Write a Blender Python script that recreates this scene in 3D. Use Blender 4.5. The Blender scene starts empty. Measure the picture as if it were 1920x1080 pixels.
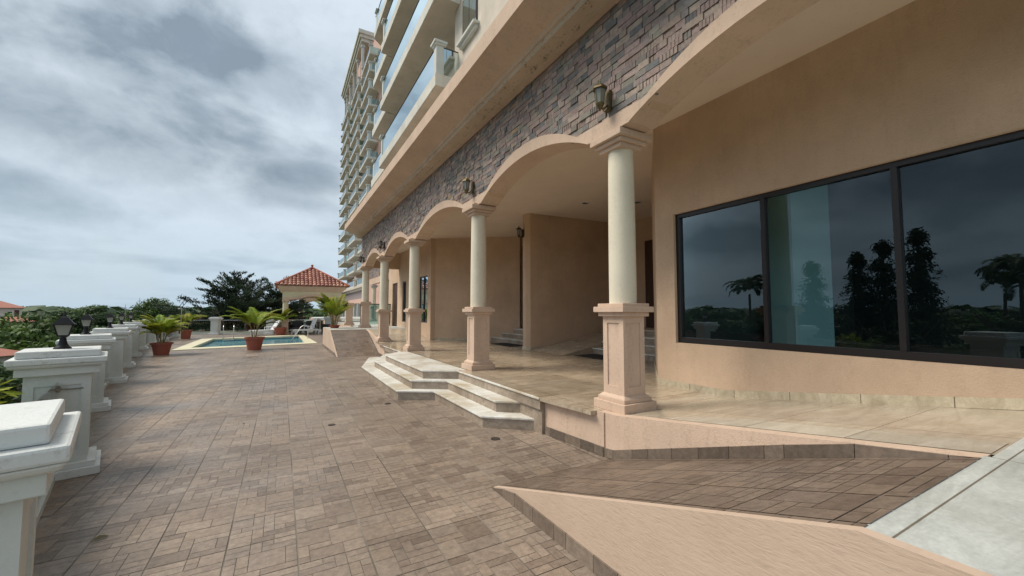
import bpy, math, random
from mathutils import Vector, Matrix, Euler
random.seed(7)
R_ = random.Random(11)
C = bpy.context.scene.collection
PI = math.pi

# ------------------------------------------------------------------ mesh builder
class MB:
    def __init__(s): s.v=[]; s.f=[]; s.c=[]
    def face(s, pts, col=None):
        n=len(s.v); s.v.extend([tuple(p) for p in pts]); s.f.append(tuple(range(n,n+len(pts)))); s.c.append(col)
    def add(s, vs, fs, col=None):
        n=len(s.v); s.v.extend([tuple(p) for p in vs])
        for f in fs: s.f.append(tuple(i+n for i in f)); s.c.append(col)
    def box(s, x0,x1,y0,y1,z0,z1, M=None, col=None, skip=()):
        vs=[Vector(p) for p in ((x0,y0,z0),(x1,y0,z0),(x1,y1,z0),(x0,y1,z0),(x0,y0,z1),(x1,y0,z1),(x1,y1,z1),(x0,y1,z1))]
        if M: vs=[M@p for p in vs]
        fs=dict(b=(0,3,2,1),t=(4,5,6,7),f=(0,1,5,4),r=(1,2,6,5),k=(2,3,7,6),l=(3,0,4,7))
        s.add(vs,[f for k,f in fs.items() if k not in skip],col)
    def cbox(s,cx,cy,wx,wy,z0,z1,M=None): s.box(cx-wx/2,cx+wx/2,cy-wy/2,cy+wy/2,z0,z1,M)
    def frustum(s,cx,cy,w0,w1,z0,z1,M=None,d0=None,d1=None):
        a=w0/2;b=w1/2;c=(d0 or w0)/2;d=(d1 or w1)/2
        vs=[(cx-a,cy-c,z0),(cx+a,cy-c,z0),(cx+a,cy+c,z0),(cx-a,cy+c,z0),(cx-b,cy-d,z1),(cx+b,cy-d,z1),(cx+b,cy+d,z1),(cx-b,cy+d,z1)]
        vs=[Vector(p) for p in vs]
        if M: vs=[M@p for p in vs]
        s.add(vs,[(0,3,2,1),(4,5,6,7),(0,1,5,4),(1,2,6,5),(2,3,7,6),(3,0,4,7)])
    def prism(s, poly, z0, z1):   # poly xy ccw
        n=len(poly); vs=[(x,y,z0) for x,y in poly]+[(x,y,z1) for x,y in poly]
        s.add(vs,[tuple(reversed(range(n))),tuple(range(n,2*n))]+[(i,(i+1)%n,n+(i+1)%n,n+i) for i in range(n)])
    def extr(s, prof, a0, a1, axis='y'):  # profile (x,z) extruded along y ; or (y,z) along x
        n=len(prof)
        if axis=='y': vs=[(p[0],a0,p[1]) for p in prof]+[(p[0],a1,p[1]) for p in prof]
        else: vs=[(a0,p[0],p[1]) for p in prof]+[(a1,p[0],p[1]) for p in prof]
        s.add(vs,[tuple(range(n)),tuple(reversed(range(n,2*n)))]+[((i+1)%n,i,n+i,n+(i+1)%n) for i in range(n)])
    def lathe(s, prof, n=20, M=None, cap=True):
        vs=[]
        for r,z in prof:
            for k in range(n):
                a=2*PI*k/n; p=Vector((r*math.cos(a),r*math.sin(a),z)); vs.append(M@p if M else p)
        fs=[]
        for i in range(len(prof)-1):
            for k in range(n): fs.append((i*n+k,i*n+(k+1)%n,(i+1)*n+(k+1)%n,(i+1)*n+k))
        if cap: fs.append(tuple(reversed(range(n)))); fs.append(tuple(range((len(prof)-1)*n,len(prof)*n)))
        s.add(vs,fs)
    def tube(s, pts, r, n=6, r1=None):
        pts=[Vector(p) for p in pts]; m=len(pts); vs=[]; 
        for i,p in enumerate(pts):
            d=(pts[min(i+1,m-1)]-pts[max(i-1,0)]); d=d.normalized() if d.length>1e-6 else Vector((0,0,1))
            a=d.cross(Vector((0,0,1)) if abs(d.z)<.95 else Vector((1,0,0))).normalized(); b=d.cross(a)
            rr=r if r1 is None else r+(r1-r)*i/max(1,m-1)
            for k in range(n): t=2*PI*k/n; vs.append(p+a*rr*math.cos(t)+b*rr*math.sin(t))
        fs=[(i*n+k,i*n+(k+1)%n,(i+1)*n+(k+1)%n,(i+1)*n+k) for i in range(m-1) for k in range(n)]
        fs+= [tuple(reversed(range(n))),tuple(range((m-1)*n,m*n))]
        s.add(vs,fs)
    def mesh(s,name,mat,smooth=False):
        me=bpy.data.meshes.new(name); me.from_pydata(s.v,[],s.f); me.materials.append(mat)
        if any(c is not None for c in s.c):
            at=me.color_attributes.new('Col','FLOAT_COLOR','CORNER'); buf=[]
            for f,c in zip(s.f,s.c):
                c=c or (1,1,1); buf.extend((c[0],c[1],c[2],1.0)*len(f))
            at.data.foreach_set('color',buf)
        if smooth:
            me.polygons.foreach_set('use_smooth',[True]*len(me.polygons))
        me.update(); return me
    def build(s,name,mat,parent=None,bevel=0,smooth=False,**k):
        o=bpy.data.objects.new(name,s.mesh(name,mat,smooth)); C.objects.link(o)
        if smooth and smooth!='all':
            try: o.data.set_sharp_from_angle(angle=math.radians(40))
            except Exception: pass
        if bevel:
            m=o.modifiers.new('Bevel','BEVEL'); m.width=bevel; m.segments=2; m.limit_method='ANGLE'; m.angle_limit=math.radians(40)
        if parent: o.parent=parent
        for a,b in k.items(): o[a]=b
        return o

def thing(name,label,cat,loc=(0,0,0),rz=0,group=None):
    o=bpy.data.objects.new(name,None); C.objects.link(o); o.location=loc; o.rotation_euler=(0,0,rz)
    o.empty_display_size=.2; o['label']=label; o['category']=cat
    if group: o['group']=group
    return o
def tag(o,label,cat,group=None):
    o['label']=label; o['category']=cat
    if group: o['group']=group
    return o
def group_part(name,parent,loc=(0,0,0)):
    o=bpy.data.objects.new(name,None); C.objects.link(o); o.location=loc; o.parent=parent; return o
def dup(root,loc,rz=None,label=None,group=None,scale=None,parent=None):
    r=root.copy(); C.objects.link(r); r.location=loc
    if rz is not None: r.rotation_euler=(0,0,rz)
    if scale: r.scale=scale
    if label: r['label']=label
    if group: r['group']=group
    if parent: r.parent=parent
    for ch in list(root.children):
        c=ch.copy(); C.objects.link(c); c.parent=r
        for g in list(ch.children):
            d=g.copy(); C.objects.link(d); d.parent=c
    return r

# ------------------------------------------------------------------ materials
def newmat(name):
    m=bpy.data.materials.new(name); m.use_nodes=True; nt=m.node_tree; b=nt.nodes['Principled BSDF']; return m,nt,b
def N(nt,t,**k):
    n=nt.nodes.new(t)
    for a,v in k.items():
        if a in n.inputs: n.inputs[a].default_value=v
        else: setattr(n,a,v)
    return n
def rgb(nt,fac,stops,interp='LINEAR'):
    r=nt.nodes.new('ShaderNodeValToRGB'); r.color_ramp.interpolation=interp
    el=r.color_ramp.elements
    while len(el)<len(stops): el.new(.5)
    for e,(p,c) in zip(el,stops): e.position=p; e.color=(c[0],c[1],c[2],1) if isinstance(c,(tuple,list)) else (c,c,c,1)
    nt.links.new(fac,r.inputs[0]); return r.outputs[0]
def mix(nt,fac,a,b,mode='MIX'):
    m=nt.nodes.new('ShaderNodeMix'); m.data_type='RGBA'; m.blend_type=mode
    for k,v in ((0,fac),(6,a),(7,b)):
        if hasattr(v,'links') or hasattr(v,'is_linked'): nt.links.new(v,m.inputs[k])
        else: m.inputs[k].default_value=(v if k==0 else (v[0],v[1],v[2],1))
    return m.outputs[2]
def noise(nt,vec,scale,detail=4,rough=.55,dist=0,dim='3D'):
    n=nt.nodes.new('ShaderNodeTexNoise'); n.inputs['Scale'].default_value=scale; n.inputs['Detail'].default_value=detail
    n.inputs['Roughness'].default_value=rough; n.inputs['Distortion'].default_value=dist; nt.links.new(vec,n.inputs['Vector']); return n.outputs['Fac']
def pos(nt,scale=(1,1,1),obj=False):
    if obj: o=nt.nodes.new('ShaderNodeTexCoord').outputs['Object']
    else: o=nt.nodes.new('ShaderNodeNewGeometry').outputs['Position']
    if scale==(1,1,1): return o
    m=nt.nodes.new('ShaderNodeMapping'); m.inputs['Scale'].default_value=scale; nt.links.new(o,m.inputs['Vector']); return m.outputs[0]
def bump(nt,b,h,strength,dist=.01):
    n=nt.nodes.new('ShaderNodeBump'); n.inputs['Strength'].default_value=strength; n.inputs['Distance'].default_value=dist
    nt.links.new(h,n.inputs['Height']); nt.links.new(n.outputs[0],b.inputs['Normal'])
def paint(name,col,dirt=(.2,.17,.13),dirtamt=.35,rough=.75,bs=90,bstr=.35,streak=True,var=.12,dthr=.55,bd=.004,spec=.3,soft=.14):
    m,nt,b=newmat(name); p=pos(nt)
    big=noise(nt,p,1.3,5,.6); c1=[min(1,x*(1-var)) for x in col]; c2=[min(1,x*(1+var)) for x in col]
    base=rgb(nt,big,[(.3,c1),(.7,c2)])
    ds=noise(nt,pos(nt,(7,7,.9)) if streak else pos(nt,(1,1,.6)),1.0 if streak else 7,6,.75,.4 if streak else 0)
    fine=noise(nt,p,30,4,.7)
    mul=nt.nodes.new('ShaderNodeMath'); mul.operation='MULTIPLY'; nt.links.new(ds,mul.inputs[0]); nt.links.new(fine,mul.inputs[1])
    k=rgb(nt,mul.outputs[0],[(dthr*.5,0),(dthr*.5+soft,dirtamt)])
    colr=mix(nt,k,base,dirt); nt.links.new(colr,b.inputs['Base Color'])
    b.inputs['Roughness'].default_value=rough; b.inputs['Specular IOR Level'].default_value=spec
    bump(nt,b,noise(nt,p,bs,3,.6),bstr,bd); return m
def plain(name,col,rough=.5,metal=0,spec=.5,var=0.0):
    m,nt,b=newmat(name); b.inputs['Base Color'].default_value=(*col,1); b.inputs['Roughness'].default_value=rough
    b.inputs['Metallic'].default_value=metal; b.inputs['Specular IOR Level'].default_value=spec
    if var:
        n=noise(nt,pos(nt),9,5,.65); nt.links.new(rgb(nt,n,[(.3,[x*(1-var) for x in col]),(.7,[min(1,x*(1+var)) for x in col])]),b.inputs['Base Color'])
    return m

M={}
M['peach']=paint('peach_stucco',(.60,.445,.34),(.24,.17,.12),.4,.85,90,.9,var=.1,dthr=.5,soft=.2)
M['peach_dark']=paint('peach_stucco_wall',(.57,.415,.295),(.33,.22,.14),.35,.85,70,1.0,var=.13,dthr=.46,soft=.25,bd=.005)
def m_comb():
    m,nt,b=newmat('combed_peach_plaster'); p=pos(nt); c=rgb(nt,noise(nt,p,1.5,5,.6),[(.3,(.49,.365,.275)),(.7,(.56,.425,.33))])
    mp=nt.nodes.new('ShaderNodeMapping'); mp.inputs['Rotation'].default_value=(math.radians(-12),0,0); mp.inputs['Scale'].default_value=(1,16,75); nt.links.new(p,mp.inputs[0])
    n_=noise(nt,mp.outputs[0],1.0,5,.6,.6); c=mix(nt,1.0,c,rgb(nt,n_,[(.28,.90),(.5,1.02)]),'MULTIPLY'); nt.links.new(c,b.inputs['Base Color']); b.inputs['Roughness'].default_value=.85
    bump(nt,b,n_,.55,.005); return m
M['peach_rough']=m_comb()
M['cream']=paint('cream_stucco',(.72,.66,.53),(.40,.34,.24),.35,.8,110,1.0,var=.07,dthr=.48,soft=.25)
M['gazebo_cream']=paint('pale_yellow_stucco',(.62,.55,.38),(.35,.31,.24),.2,.8,150,.5)
M['upper']=paint('cream_render_upper_wall',(.60,.53,.45),(.3,.25,.2),.25,.85,80,.4)
M['pink']=paint('pink_render',(.55,.36,.30),(.3,.22,.2),.25,.85,80,.3)
M['white']=paint('weathered_white_paint',(.56,.585,.56),(.36,.34,.29),.35,.6,60,.5,streak=True,dthr=.5,var=.05,soft=.2)
M['cap']=paint('weathered_white_cap',(.62,.64,.63),(.24,.23,.2),.5,.6,60,.6,streak=False,dthr=.58,var=.05,soft=.12)
M['soffit']=paint('balcony_soffit',(.52,.45,.385),(.2,.18,.15),.3,.85,50,.3,streak=False)
M['slabedge']=paint('balcony_slab_edge',(.62,.60,.54),(.2,.18,.15),.5,.8,50,.3)
M['ceiling']=paint('porch_ceiling_paint',(.74,.62,.51),(.4,.33,.27),.15,.9,50,.2,streak=False,var=.04)
M['interior']=plain('interior_wall_paint',(.62,.84,.86),.8)
M['interior_dark']=plain('interior_unlit_dark',(.05,.05,.05),.8)  # darkness of the unlit room put into its wall and ceiling colour
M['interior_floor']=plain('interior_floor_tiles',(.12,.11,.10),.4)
M['frame']=plain('dark_bronze_aluminium',(.022,.018,.018),.35,.3)
M['black']=plain('black_painted_metal',(.008,.009,.012),.45,0,.22,var=.3)
M['bronze']=plain('aged_brass',(.17,.13,.065),.45,.7,var=.4)
M['dbronze']=plain('dark_bronze_metal',(.06,.045,.035),.45,.6,var=.3)
M['steel']=plain('brushed_steel',(.62,.62,.62),.25,1)
M['plastic']=plain('white_plastic',(.78,.8,.82),.4)
M['wicker']=plain('black_wicker',(.012,.012,.014),.55)
M['wood']=plain('dark_wood_door',(.06,.03,.02),.4,var=.3)
M['rope']=plain('grey_rope',(.26,.25,.21),.9,var=.3)
M['mat']=plain('black_rubber_mat',(.012,.012,.012),.9)
M['iron']=plain('rusty_drain_cover',(.06,.045,.04),.6,.4,var=.4)
M['leafdry']=plain('dry_leaf',(.16,.14,.075),.7)
M['clay']=paint('terracotta_pot_clay',(.30,.095,.065),(.12,.06,.05),.4,.7,60,.3)
M['terracotta']=None
M['poolcoping']=paint('pool_coping_stone',(.62,.58,.42),(.4,.37,.28),.3,.7,70,.4,streak=False)
M['slatefar']=plain('mauve_slate_band',(.24,.19,.19),.8,var=.35)
M['moulding']=paint('cracked_stained_moulding',(.56,.44,.33),(.07,.045,.03),.75,.9,50,.9,streak=False,dthr=.58,soft=.10,bd=.01)
M['soil']=plain('potting_soil',(.05,.035,.025),.95)
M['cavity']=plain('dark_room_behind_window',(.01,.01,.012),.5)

def m_attr(name,rough=.5,bs=60,bstr=.5,nvar=.35,wet=False,bd=.004):
    m,nt,b=newmat(name); a=nt.nodes.new('ShaderNodeAttribute'); a.attribute_name='Col'; p=pos(nt)
    n1=noise(nt,p,22,6,.7); n2=noise(nt,p,1.1,5,.6,.3); n3=noise(nt,p,120,3,.7)
    c=mix(nt,1.0,a.outputs['Color'],rgb(nt,n1,[(.25,1-nvar),(.75,1+nvar)]),'MULTIPLY')
    c=mix(nt,1.0,c,rgb(nt,n2,[(.3,.80),(.7,1.14)]),'MULTIPLY')
    c=mix(nt,1.0,c,rgb(nt,n3,[(.3,.88),(.7,1.1)]),'MULTIPLY')
    nt.links.new(c,b.inputs['Base Color'])
    if wet:
        nt.links.new(rgb(nt,noise(nt,p,.55,4,.6,.5),[(.35,rough-.2),(.62,rough+.12)]),b.inputs['Roughness']); b.inputs['Specular IOR Level'].default_value=.5
    else: b.inputs['Roughness'].default_value=rough
    bump(nt,b,mix(nt,.5,n1,n3),bstr,bd); return m
M['paving']=m_attr('printed_stone_paving',.46,wet=True,bstr=.35)
M['brick']=m_attr('split_slate_cladding',.75,bstr=.9,nvar=.32,bd=.01)
M['rooftile']=m_attr('glazed_red_clay_tiles',.4,bstr=.3)
def m_grout():
    m,nt,b=newmat('sandy_grout'); p=pos(nt)
    nt.links.new(rgb(nt,noise(nt,p,.9,3,.6),[(.36,(.09,.075,.062)),(.52,(.21,.18,.15)),(.68,(.38,.335,.28))]),b.inputs['Base Color']); b.inputs['Roughness'].default_value=.8; return m
M['grout']=m_grout()
def m_marble(name,c1,c2,stain,rough=.12,jx=1.0,jy=.76,oy=.3,joint=True,amt=.6,grad=0):
    m,nt,b=newmat(name); p=pos(nt); w=pos(nt,(1.2,5,4))
    v=noise(nt,w,1.6,8,.68,1.2); base=rgb(nt,v,[(.3,c1),(.62,c2)])
    st=noise(nt,p,1.7,6,.65,.5); k=rgb(nt,st,[(.42,0),(.68,amt)]); base=mix(nt,k,base,stain)
    fine=noise(nt,p,45,4,.7); base=mix(nt,1.0,base,rgb(nt,fine,[(.3,.86),(.7,1.08)]),'MULTIPLY')
    if joint:
        mp=nt.nodes.new('ShaderNodeMapping'); mp.inputs['Location'].default_value=(0,oy,0); nt.links.new(p,mp.inputs[0])
        sx=nt.nodes.new('ShaderNodeSeparateXYZ'); nt.links.new(mp.outputs[0],sx.inputs[0])
        cx=nt.nodes.new('ShaderNodeCombineXYZ'); nt.links.new(sx.outputs[0],cx.inputs[0]); nt.links.new(sx.outputs[1],cx.inputs[1])
        br=nt.nodes.new('ShaderNodeTexBrick'); br.offset=0; br.inputs['Scale'].default_value=1; br.inputs['Brick Width'].default_value=jx; br.inputs['Row Height'].default_value=jy
        br.inputs['Mortar Size'].default_value=.004; br.inputs['Mortar Smooth'].default_value=.2; br.inputs['Color1'].default_value=(.82,.82,.82,1); br.inputs['Color2'].default_value=(1.08,1.06,1.02,1); br.inputs['Mortar'].default_value=(.3,.25,.2,1)
        nt.links.new(cx.outputs[0],br.inputs[0]); base=mix(nt,1.0,base,br.outputs[0],'MULTIPLY')
    nt.links.new(base,b.inputs['Base Color'])
    nt.links.new(rgb(nt,noise(nt,p,1.3,4,.6),[(.3,rough),(.7,rough+.28)]),b.inputs['Roughness']); bump(nt,b,noise(nt,p,14,5,.6),.12,.004); return m
M['marble']=m_marble('polished_travertine_floor',(.33,.26,.19),(.54,.45,.345),(.20,.14,.085),.07,amt=.5)
M['marble_ramp']=m_marble('travertine_ramp_tiles',(.39,.325,.25),(.58,.51,.41),(.32,.245,.165),.10,jx=1.2,jy=.64,oy=.05,amt=.5)
M['landing']=m_marble('pale_travertine_landing',(.46,.475,.45),(.68,.70,.67),(.36,.35,.30),.35,jx=1.5,jy=.8,oy=.25,amt=.4)
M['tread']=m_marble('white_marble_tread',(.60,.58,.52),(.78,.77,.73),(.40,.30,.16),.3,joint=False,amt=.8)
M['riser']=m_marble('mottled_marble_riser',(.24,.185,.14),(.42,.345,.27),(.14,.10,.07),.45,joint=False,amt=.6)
M['skirt']=m_marble('travertine_skirting',(.42,.35,.24),(.62,.55,.42),(.34,.27,.17),.4,jx=.62,jy=.62,oy=.1,amt=.3)

M['strip']=m_marble('pale_travertine_border',(.44,.38,.30),(.62,.56,.47),(.34,.27,.19),.2,jx=1.2,jy=.64,oy=.05,amt=.5)
def m_glass(name,tint,fac,gl=(1,1,1)):
    m=bpy.data.materials.new(name); m.use_nodes=True; nt=m.node_tree; nt.nodes.clear()
    o=nt.nodes.new('ShaderNodeOutputMaterial'); t=nt.nodes.new('ShaderNodeBsdfTransparent'); t.inputs[0].default_value=(*tint,1)
    g=nt.nodes.new('ShaderNodeBsdfGlossy'); g.inputs['Roughness'].default_value=.0; g.inputs[0].default_value=(*gl,1)
    lw=nt.nodes.new('ShaderNodeFresnel'); lw.inputs[0].default_value=1.5
    a=nt.nodes.new('ShaderNodeMath'); a.operation='MULTIPLY_ADD'; nt.links.new(lw.outputs[0],a.inputs[0]); a.inputs[1].default_value=1.0; a.inputs[2].default_value=fac; a.use_clamp=True
    mx=nt.nodes.new('ShaderNodeMixShader'); nt.links.new(a.outputs[0],mx.inputs[0]); nt.links.new(t.outputs[0],mx.inputs[1]); nt.links.new(g.outputs[0],mx.inputs[2]); nt.links.new(mx.outputs[0],o.inputs[0]); return m
M['winglass']=m_glass('tinted_window_glass',(.42,.60,.60),.05,(.68,.80,.86))
M['darkglass']=m_glass('tinted_shop_glass',(.12,.16,.17),.35,(.75,.9,1))
M['railglass']=m_glass('pale_green_railing_glass',(.62,.78,.76),.06,(.9,1,1))
M['fenceglass']=m_glass('clear_fence_glass',(.80,.86,.84),.06)
M['balglass']=m_glass('balcony_glass',(.55,.66,.68),.30,(.85,.97,1))
M['lampglass']=plain('frosted_lamp_glass',(.22,.23,.21),.2)
def m_water():
    m,nt,b=newmat('pool_water'); b.inputs['Base Color'].default_value=(.10,.30,.36,1); b.inputs['Roughness'].default_value=.04
    nt.links.new(rgb(nt,noise(nt,pos(nt,(1,2.5,1)),1.5,4,.6),[(.35,(.05,.17,.22)),(.65,(.14,.38,.45))]),b.inputs['Base Color'])
    bump(nt,b,noise(nt,pos(nt,(1,2,1)),3.5,3,.5,.5),.35,.03); return m
M['water']=m_water()
M['pooltile']=plain('blue_pool_tiles',(.10,.22,.27),.3,var=.2)
def m_leaf(name,c1,c2,sc=.9):
    m,nt,b=newmat(name); a=nt.nodes.new('ShaderNodeAttribute'); a.attribute_name='Col'
    n=noise(nt,pos(nt),sc,3,.6); c=rgb(nt,n,[(.3,c1),(.7,c2)]); c=mix(nt,1.0,c,a.outputs['Color'],'MULTIPLY'); nt.links.new(c,b.inputs['Base Color'])
    b.inputs['Roughness'].default_value=.6; b.inputs['Specular IOR Level'].default_value=.25
    tr=nt.nodes.new('ShaderNodeBsdfTranslucent'); nt.links.new(c,tr.inputs[0]); mx=nt.nodes.new('ShaderNodeMixShader'); mx.inputs[0].default_value=.25
    out=[x for x in nt.nodes if x.type=='OUTPUT_MATERIAL'][0]; nt.links.new(b.outputs[0],mx.inputs[1]); nt.links.new(tr.outputs[0],mx.inputs[2]); nt.links.new(mx.outputs[0],out.inputs[0]); return m
M['leaf_a']=m_leaf('broadleaf_green',(.055,.105,.028),(.115,.175,.042),.15)
M['leaf_b']=m_leaf('dark_broadleaf',(.036,.068,.028),(.068,.11,.038),.15)
M['leaf_c']=m_leaf('olive_dry_foliage',(.085,.09,.042),(.13,.13,.06),.15)
M['leaf_cas']=m_leaf('dark_feathery_foliage',(.022,.038,.024),(.045,.072,.040),.5)
M['frond']=m_leaf('areca_frond_green',(.12,.22,.03),(.34,.37,.04),3)
M['stem']=plain('yellow_green_cane',(.20,.17,.05),.6,var=.3)
M['bark']=plain('grey_bark',(.10,.08,.065),.9,var=.3)
def m_ground():
    m,nt,b=newmat('dry_grass_ground'); p=pos(nt)
    c=rgb(nt,noise(nt,p,.05,6,.65),[(.35,(.03,.05,.015)),(.52,(.075,.10,.03)),(.68,(.16,.15,.07))])
    c=mix(nt,1.0,c,rgb(nt,noise(nt,p,1.5,5,.7),[(.3,.7),(.7,1.25)]),'MULTIPLY'); nt.links.new(c,b.inputs['Base Color']); b.inputs['Roughness'].default_value=.95; return m
M['ground']=m_ground()
M['housewhite']=paint('white_house_render',(.62,.6,.55),(.3,.28,.25),.3)
M['houseroof']=plain('red_roof_tiles',(.32,.11,.07),.7,var=.25)

# ------------------------------------------------------------------ paving helper
U6=.39/6
def tile_template(r):
    g=[[0]*6 for _ in range(6)]; out=[]
    for j in range(6):
        for i in range(6):
            if g[j][i]: continue
            w,h=r.choice([(2,1),(3,1),(2,2),(3,2),(1,1),(2,1),(4,2),(3,1),(1,2),(4,1),(3,3),(2,2),(5,2)])
            while i+w>6 or any(g[j][i+q] for q in range(w)): w-=1
            h=min(h,6-j)
            for a in range(h):
                for b in range(w): g[j+a][i+b]=1
            out.append((i*U6,j*U6,(i+w)*U6,(j+h)*U6,r.random()))
    return out
TPL=[tile_template(R_) for _ in range(14)]
PAL=[(.270,.222,.184),(.25,.203,.166),(.225,.182,.150),(.285,.238,.198),(.190,.152,.125),(.235,.197,.169),(.165,.13,.107),(.26,.21,.168),(.245,.202,.17),(.25,.208,.175)]
def paving(x0,x1,y0,y1,keep,fn,ox=.13,oy=2.8,seed=3):
    r=random.Random(seed); mb=MB(); T=.39
    for i in range(math.floor((x0-ox)/T),math.ceil((x1-ox)/T)):
        for j in range(math.floor((y0-oy)/T),math.ceil((y1-oy)/T)):
            bx,by=ox+i*T,oy+j*T
            if not keep(bx+T/2,by+T/2,T): 
                continue
            t=r.choice(TPL); fl=r.random()<.5; tone=r.uniform(.93,1.07)
            for a,b,c,d,q in t:
                if fl: a,c=T-c,T-a
                ex_=lambda v: .0045 if abs(v)<1e-6 or abs(v-T)<1e-6 else .0018
                e=lambda v: .003 if abs(v)<1e-6 or abs(v-T)<1e-6 else .0018
                A=max(x0,bx+a+ex_(a)); Cc=min(x1,bx+c-ex_(c)); B=max(y0,by+b+e(b)); D=min(y1,by+d-e(d))
                if Cc-A<.004 or D-B<.004: continue
                col=PAL[int((q*97+r.random()*2.2)%len(PAL))]; k=tone*r.uniform(.94,1.06); col=tuple(x*k for x in col)
                pts=fn([(A,B),(Cc,B),(Cc,D),(A,D)])
                if pts: mb.face(pts,col)
    mb.c=[(c[0]*1.05,c[1]*1.05,c[2]*1.05) for c in mb.c]
    return mb

_m=[sum(c[i] for c in PAL)/len(PAL) for i in range(3)]; PAL=[tuple((_m[i]+(c[i]-_m[i])*.72)*(.985,.93,.875)[i] for i in range(3)) for c in PAL]
# ------------------------------------------------------------------ terrace (deck)
POOL_O=[(-3.66,20.08),(1.52,21.37),(1.25,29.66),(-3.75,27.9)]
POOL_I=[(-3.20,21.1),(1.02,22.05),(.95,28.5),(-3.21,27.48)]
PAR=[(-.94,2.03),(-1.80,5.48),(-2.58,8.67),(-3.16,11.82),(-3.75,14.86),(-4.38,18.23),(-4.90,21.4),(-5.25,24.6),(-5.45,27.8),(-5.55,31.0)]
def par_x(y):
    pts=[(-.1,-1.2)]+PAR+[(-5.6,34.5),(-5.6,99)]
    for a,b in zip(pts,pts[1:]):
        if y<=b[1]: return a[0]+(b[0]-a[0])*(y-a[1])/(b[1]-a[1])
    return -5.6
def inside(x,y,poly):
    c=False;n=len(poly)
    for i in range(n):
        a,b=poly[i],poly[(i+1)%n]
        if (a[1]>y)!=(b[1]>y) and x<(b[0]-a[0])*(y-a[1])/(b[1]-a[1])+a[0]: c=not c
    return c
cpx=sum(p[0] for p in POOL_O)/4; cpy=sum(p[1] for p in POOL_O)/4
SH=[(cpx+(p[0]-cpx)*.88,cpy+(p[1]-cpy)*.9) for p in POOL_O]
def fence_y(x): return 33.6-(x+5.5)*.32 if x<1.5 else 60
deck=paving(-6,3.3,-2,60,lambda x,y,T: x>par_x(y)-.1 and y<fence_y(x)+.1 and not inside(x,y,SH), lambda q:[(x,y,0.0) for x,y in q])
deck.build('terrace_paving',M['paving'],kind='structure')
g=MB()
out=[(-5.75,-2.5),(3.6,-2.5),(3.6,60),(-5.75,60)]
inn=[POOL_O[0],POOL_O[1],POOL_O[2],POOL_O[3]]
inn=[(cpx+(p[0]-cpx)*.93,cpy+(p[1]-cpy)*.93) for p in inn]
outp=[(.15,-2.5),(3.6,-2.5),(3.6,60),(-5.75,60)]
# left boundary polyline
left=[(par_x(y)-.34,y) for y in (-2.5,2.03,5.48,8.67,11.82,14.86,18.23,21.4,24.6,27.8,31,34.5)]+[(-5.94,60)]
def ring_faces(z):
    g.face([(left[0][0],-2.5,z),(3.6,-2.5,z),(inn[1][0],inn[1][1],z),(inn[0][0],inn[0][1],z)]+[(x,y,z) for x,y in reversed(left[1:6])])
    g.face([(3.6,-2.5,z),(3.6,60,z),(inn[2][0],inn[2][1],z),(inn[1][0],inn[1][1],z)])
    g.face([(3.6,60,z),(-5.94,60,z),(inn[3][0],inn[3][1],z),(inn[2][0],inn[2][1],z)])
    g.face([(left[5][0],left[5][1],z),(inn[0][0],inn[0][1],z),(inn[3][0],inn[3][1],z)]+[(x,y,z) for x,y in reversed(left[6:])])
ring_faces(-.004)
g.build('terrace_grout_bed',M['grout'],kind='structure')
rw=MB()
for a,b in zip(left,left[1:]):
    rw.face([(a[0],a[1],-8),(b[0],b[1],-8),(b[0],b[1],-.004),(a[0],a[1],-.004)])
rw.face([(left[0][0],-2.5,-8),(14,-2.5,-8),(14,-2.5,-.02),(left[0][0],-2.5,-.02)])
tag(rw.build('retaining_wall',M['white']),'tall rendered retaining wall under the terrace edge','wall')

# pool
pool=thing('swimming_pool','rectangular blue swimming pool with pale stone coping set in the terrace','pool',(cpx,cpy,0))
def L(o): o.matrix_parent_inverse=Matrix.Translation(-Vector(o.parent.location)) if o.parent else o.matrix_parent_inverse; return o
cp=MB()
for i in range(4):
    a,b=POOL_O[i],POOL_O[(i+1)%4]; c,d=POOL_I[(i+1)%4],POOL_I[i]
    cp.face([(a[0],a[1],.025),(b[0],b[1],.025),(c[0],c[1],.025),(d[0],d[1],.025)])
    cp.face([(a[0],a[1],-.02),(b[0],b[1],-.02),(b[0],b[1],.025),(a[0],a[1],.025)])
    cp.face([(d[0],d[1],.025),(c[0],c[1],.025),(c[0],c[1],-.06),(d[0],d[1],-.06)])
L(cp.build('coping',M['poolcoping'],pool))
bs=MB()
for i in range(4):
    c,d=POOL_I[(i+1)%4],POOL_I[i]; bs.face([(d[0],d[1],-.06),(c[0],c[1],-.06),(c[0],c[1],-1.4),(d[0],d[1],-1.4)])
bs.face([(p[0],p[1],-1.4) for p in POOL_I]); L(bs.build('basin',M['pooltile'],pool))
wt=MB(); wt.face([(p[0],p[1],-.13) for p in POOL_I]); L(wt.build('water',M['water'],pool))

# ------------------------------------------------------------------ porch floor, ramps, steps
PX=2.79
fl=MB()
fl.face([(2.95,3.35,.45),(14,3.35,.45),(14,14.35,.45),(2.95,14.35,.45)])
fl.build('porch_floor',M['marble'],kind='structure')
ed=MB()
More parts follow.
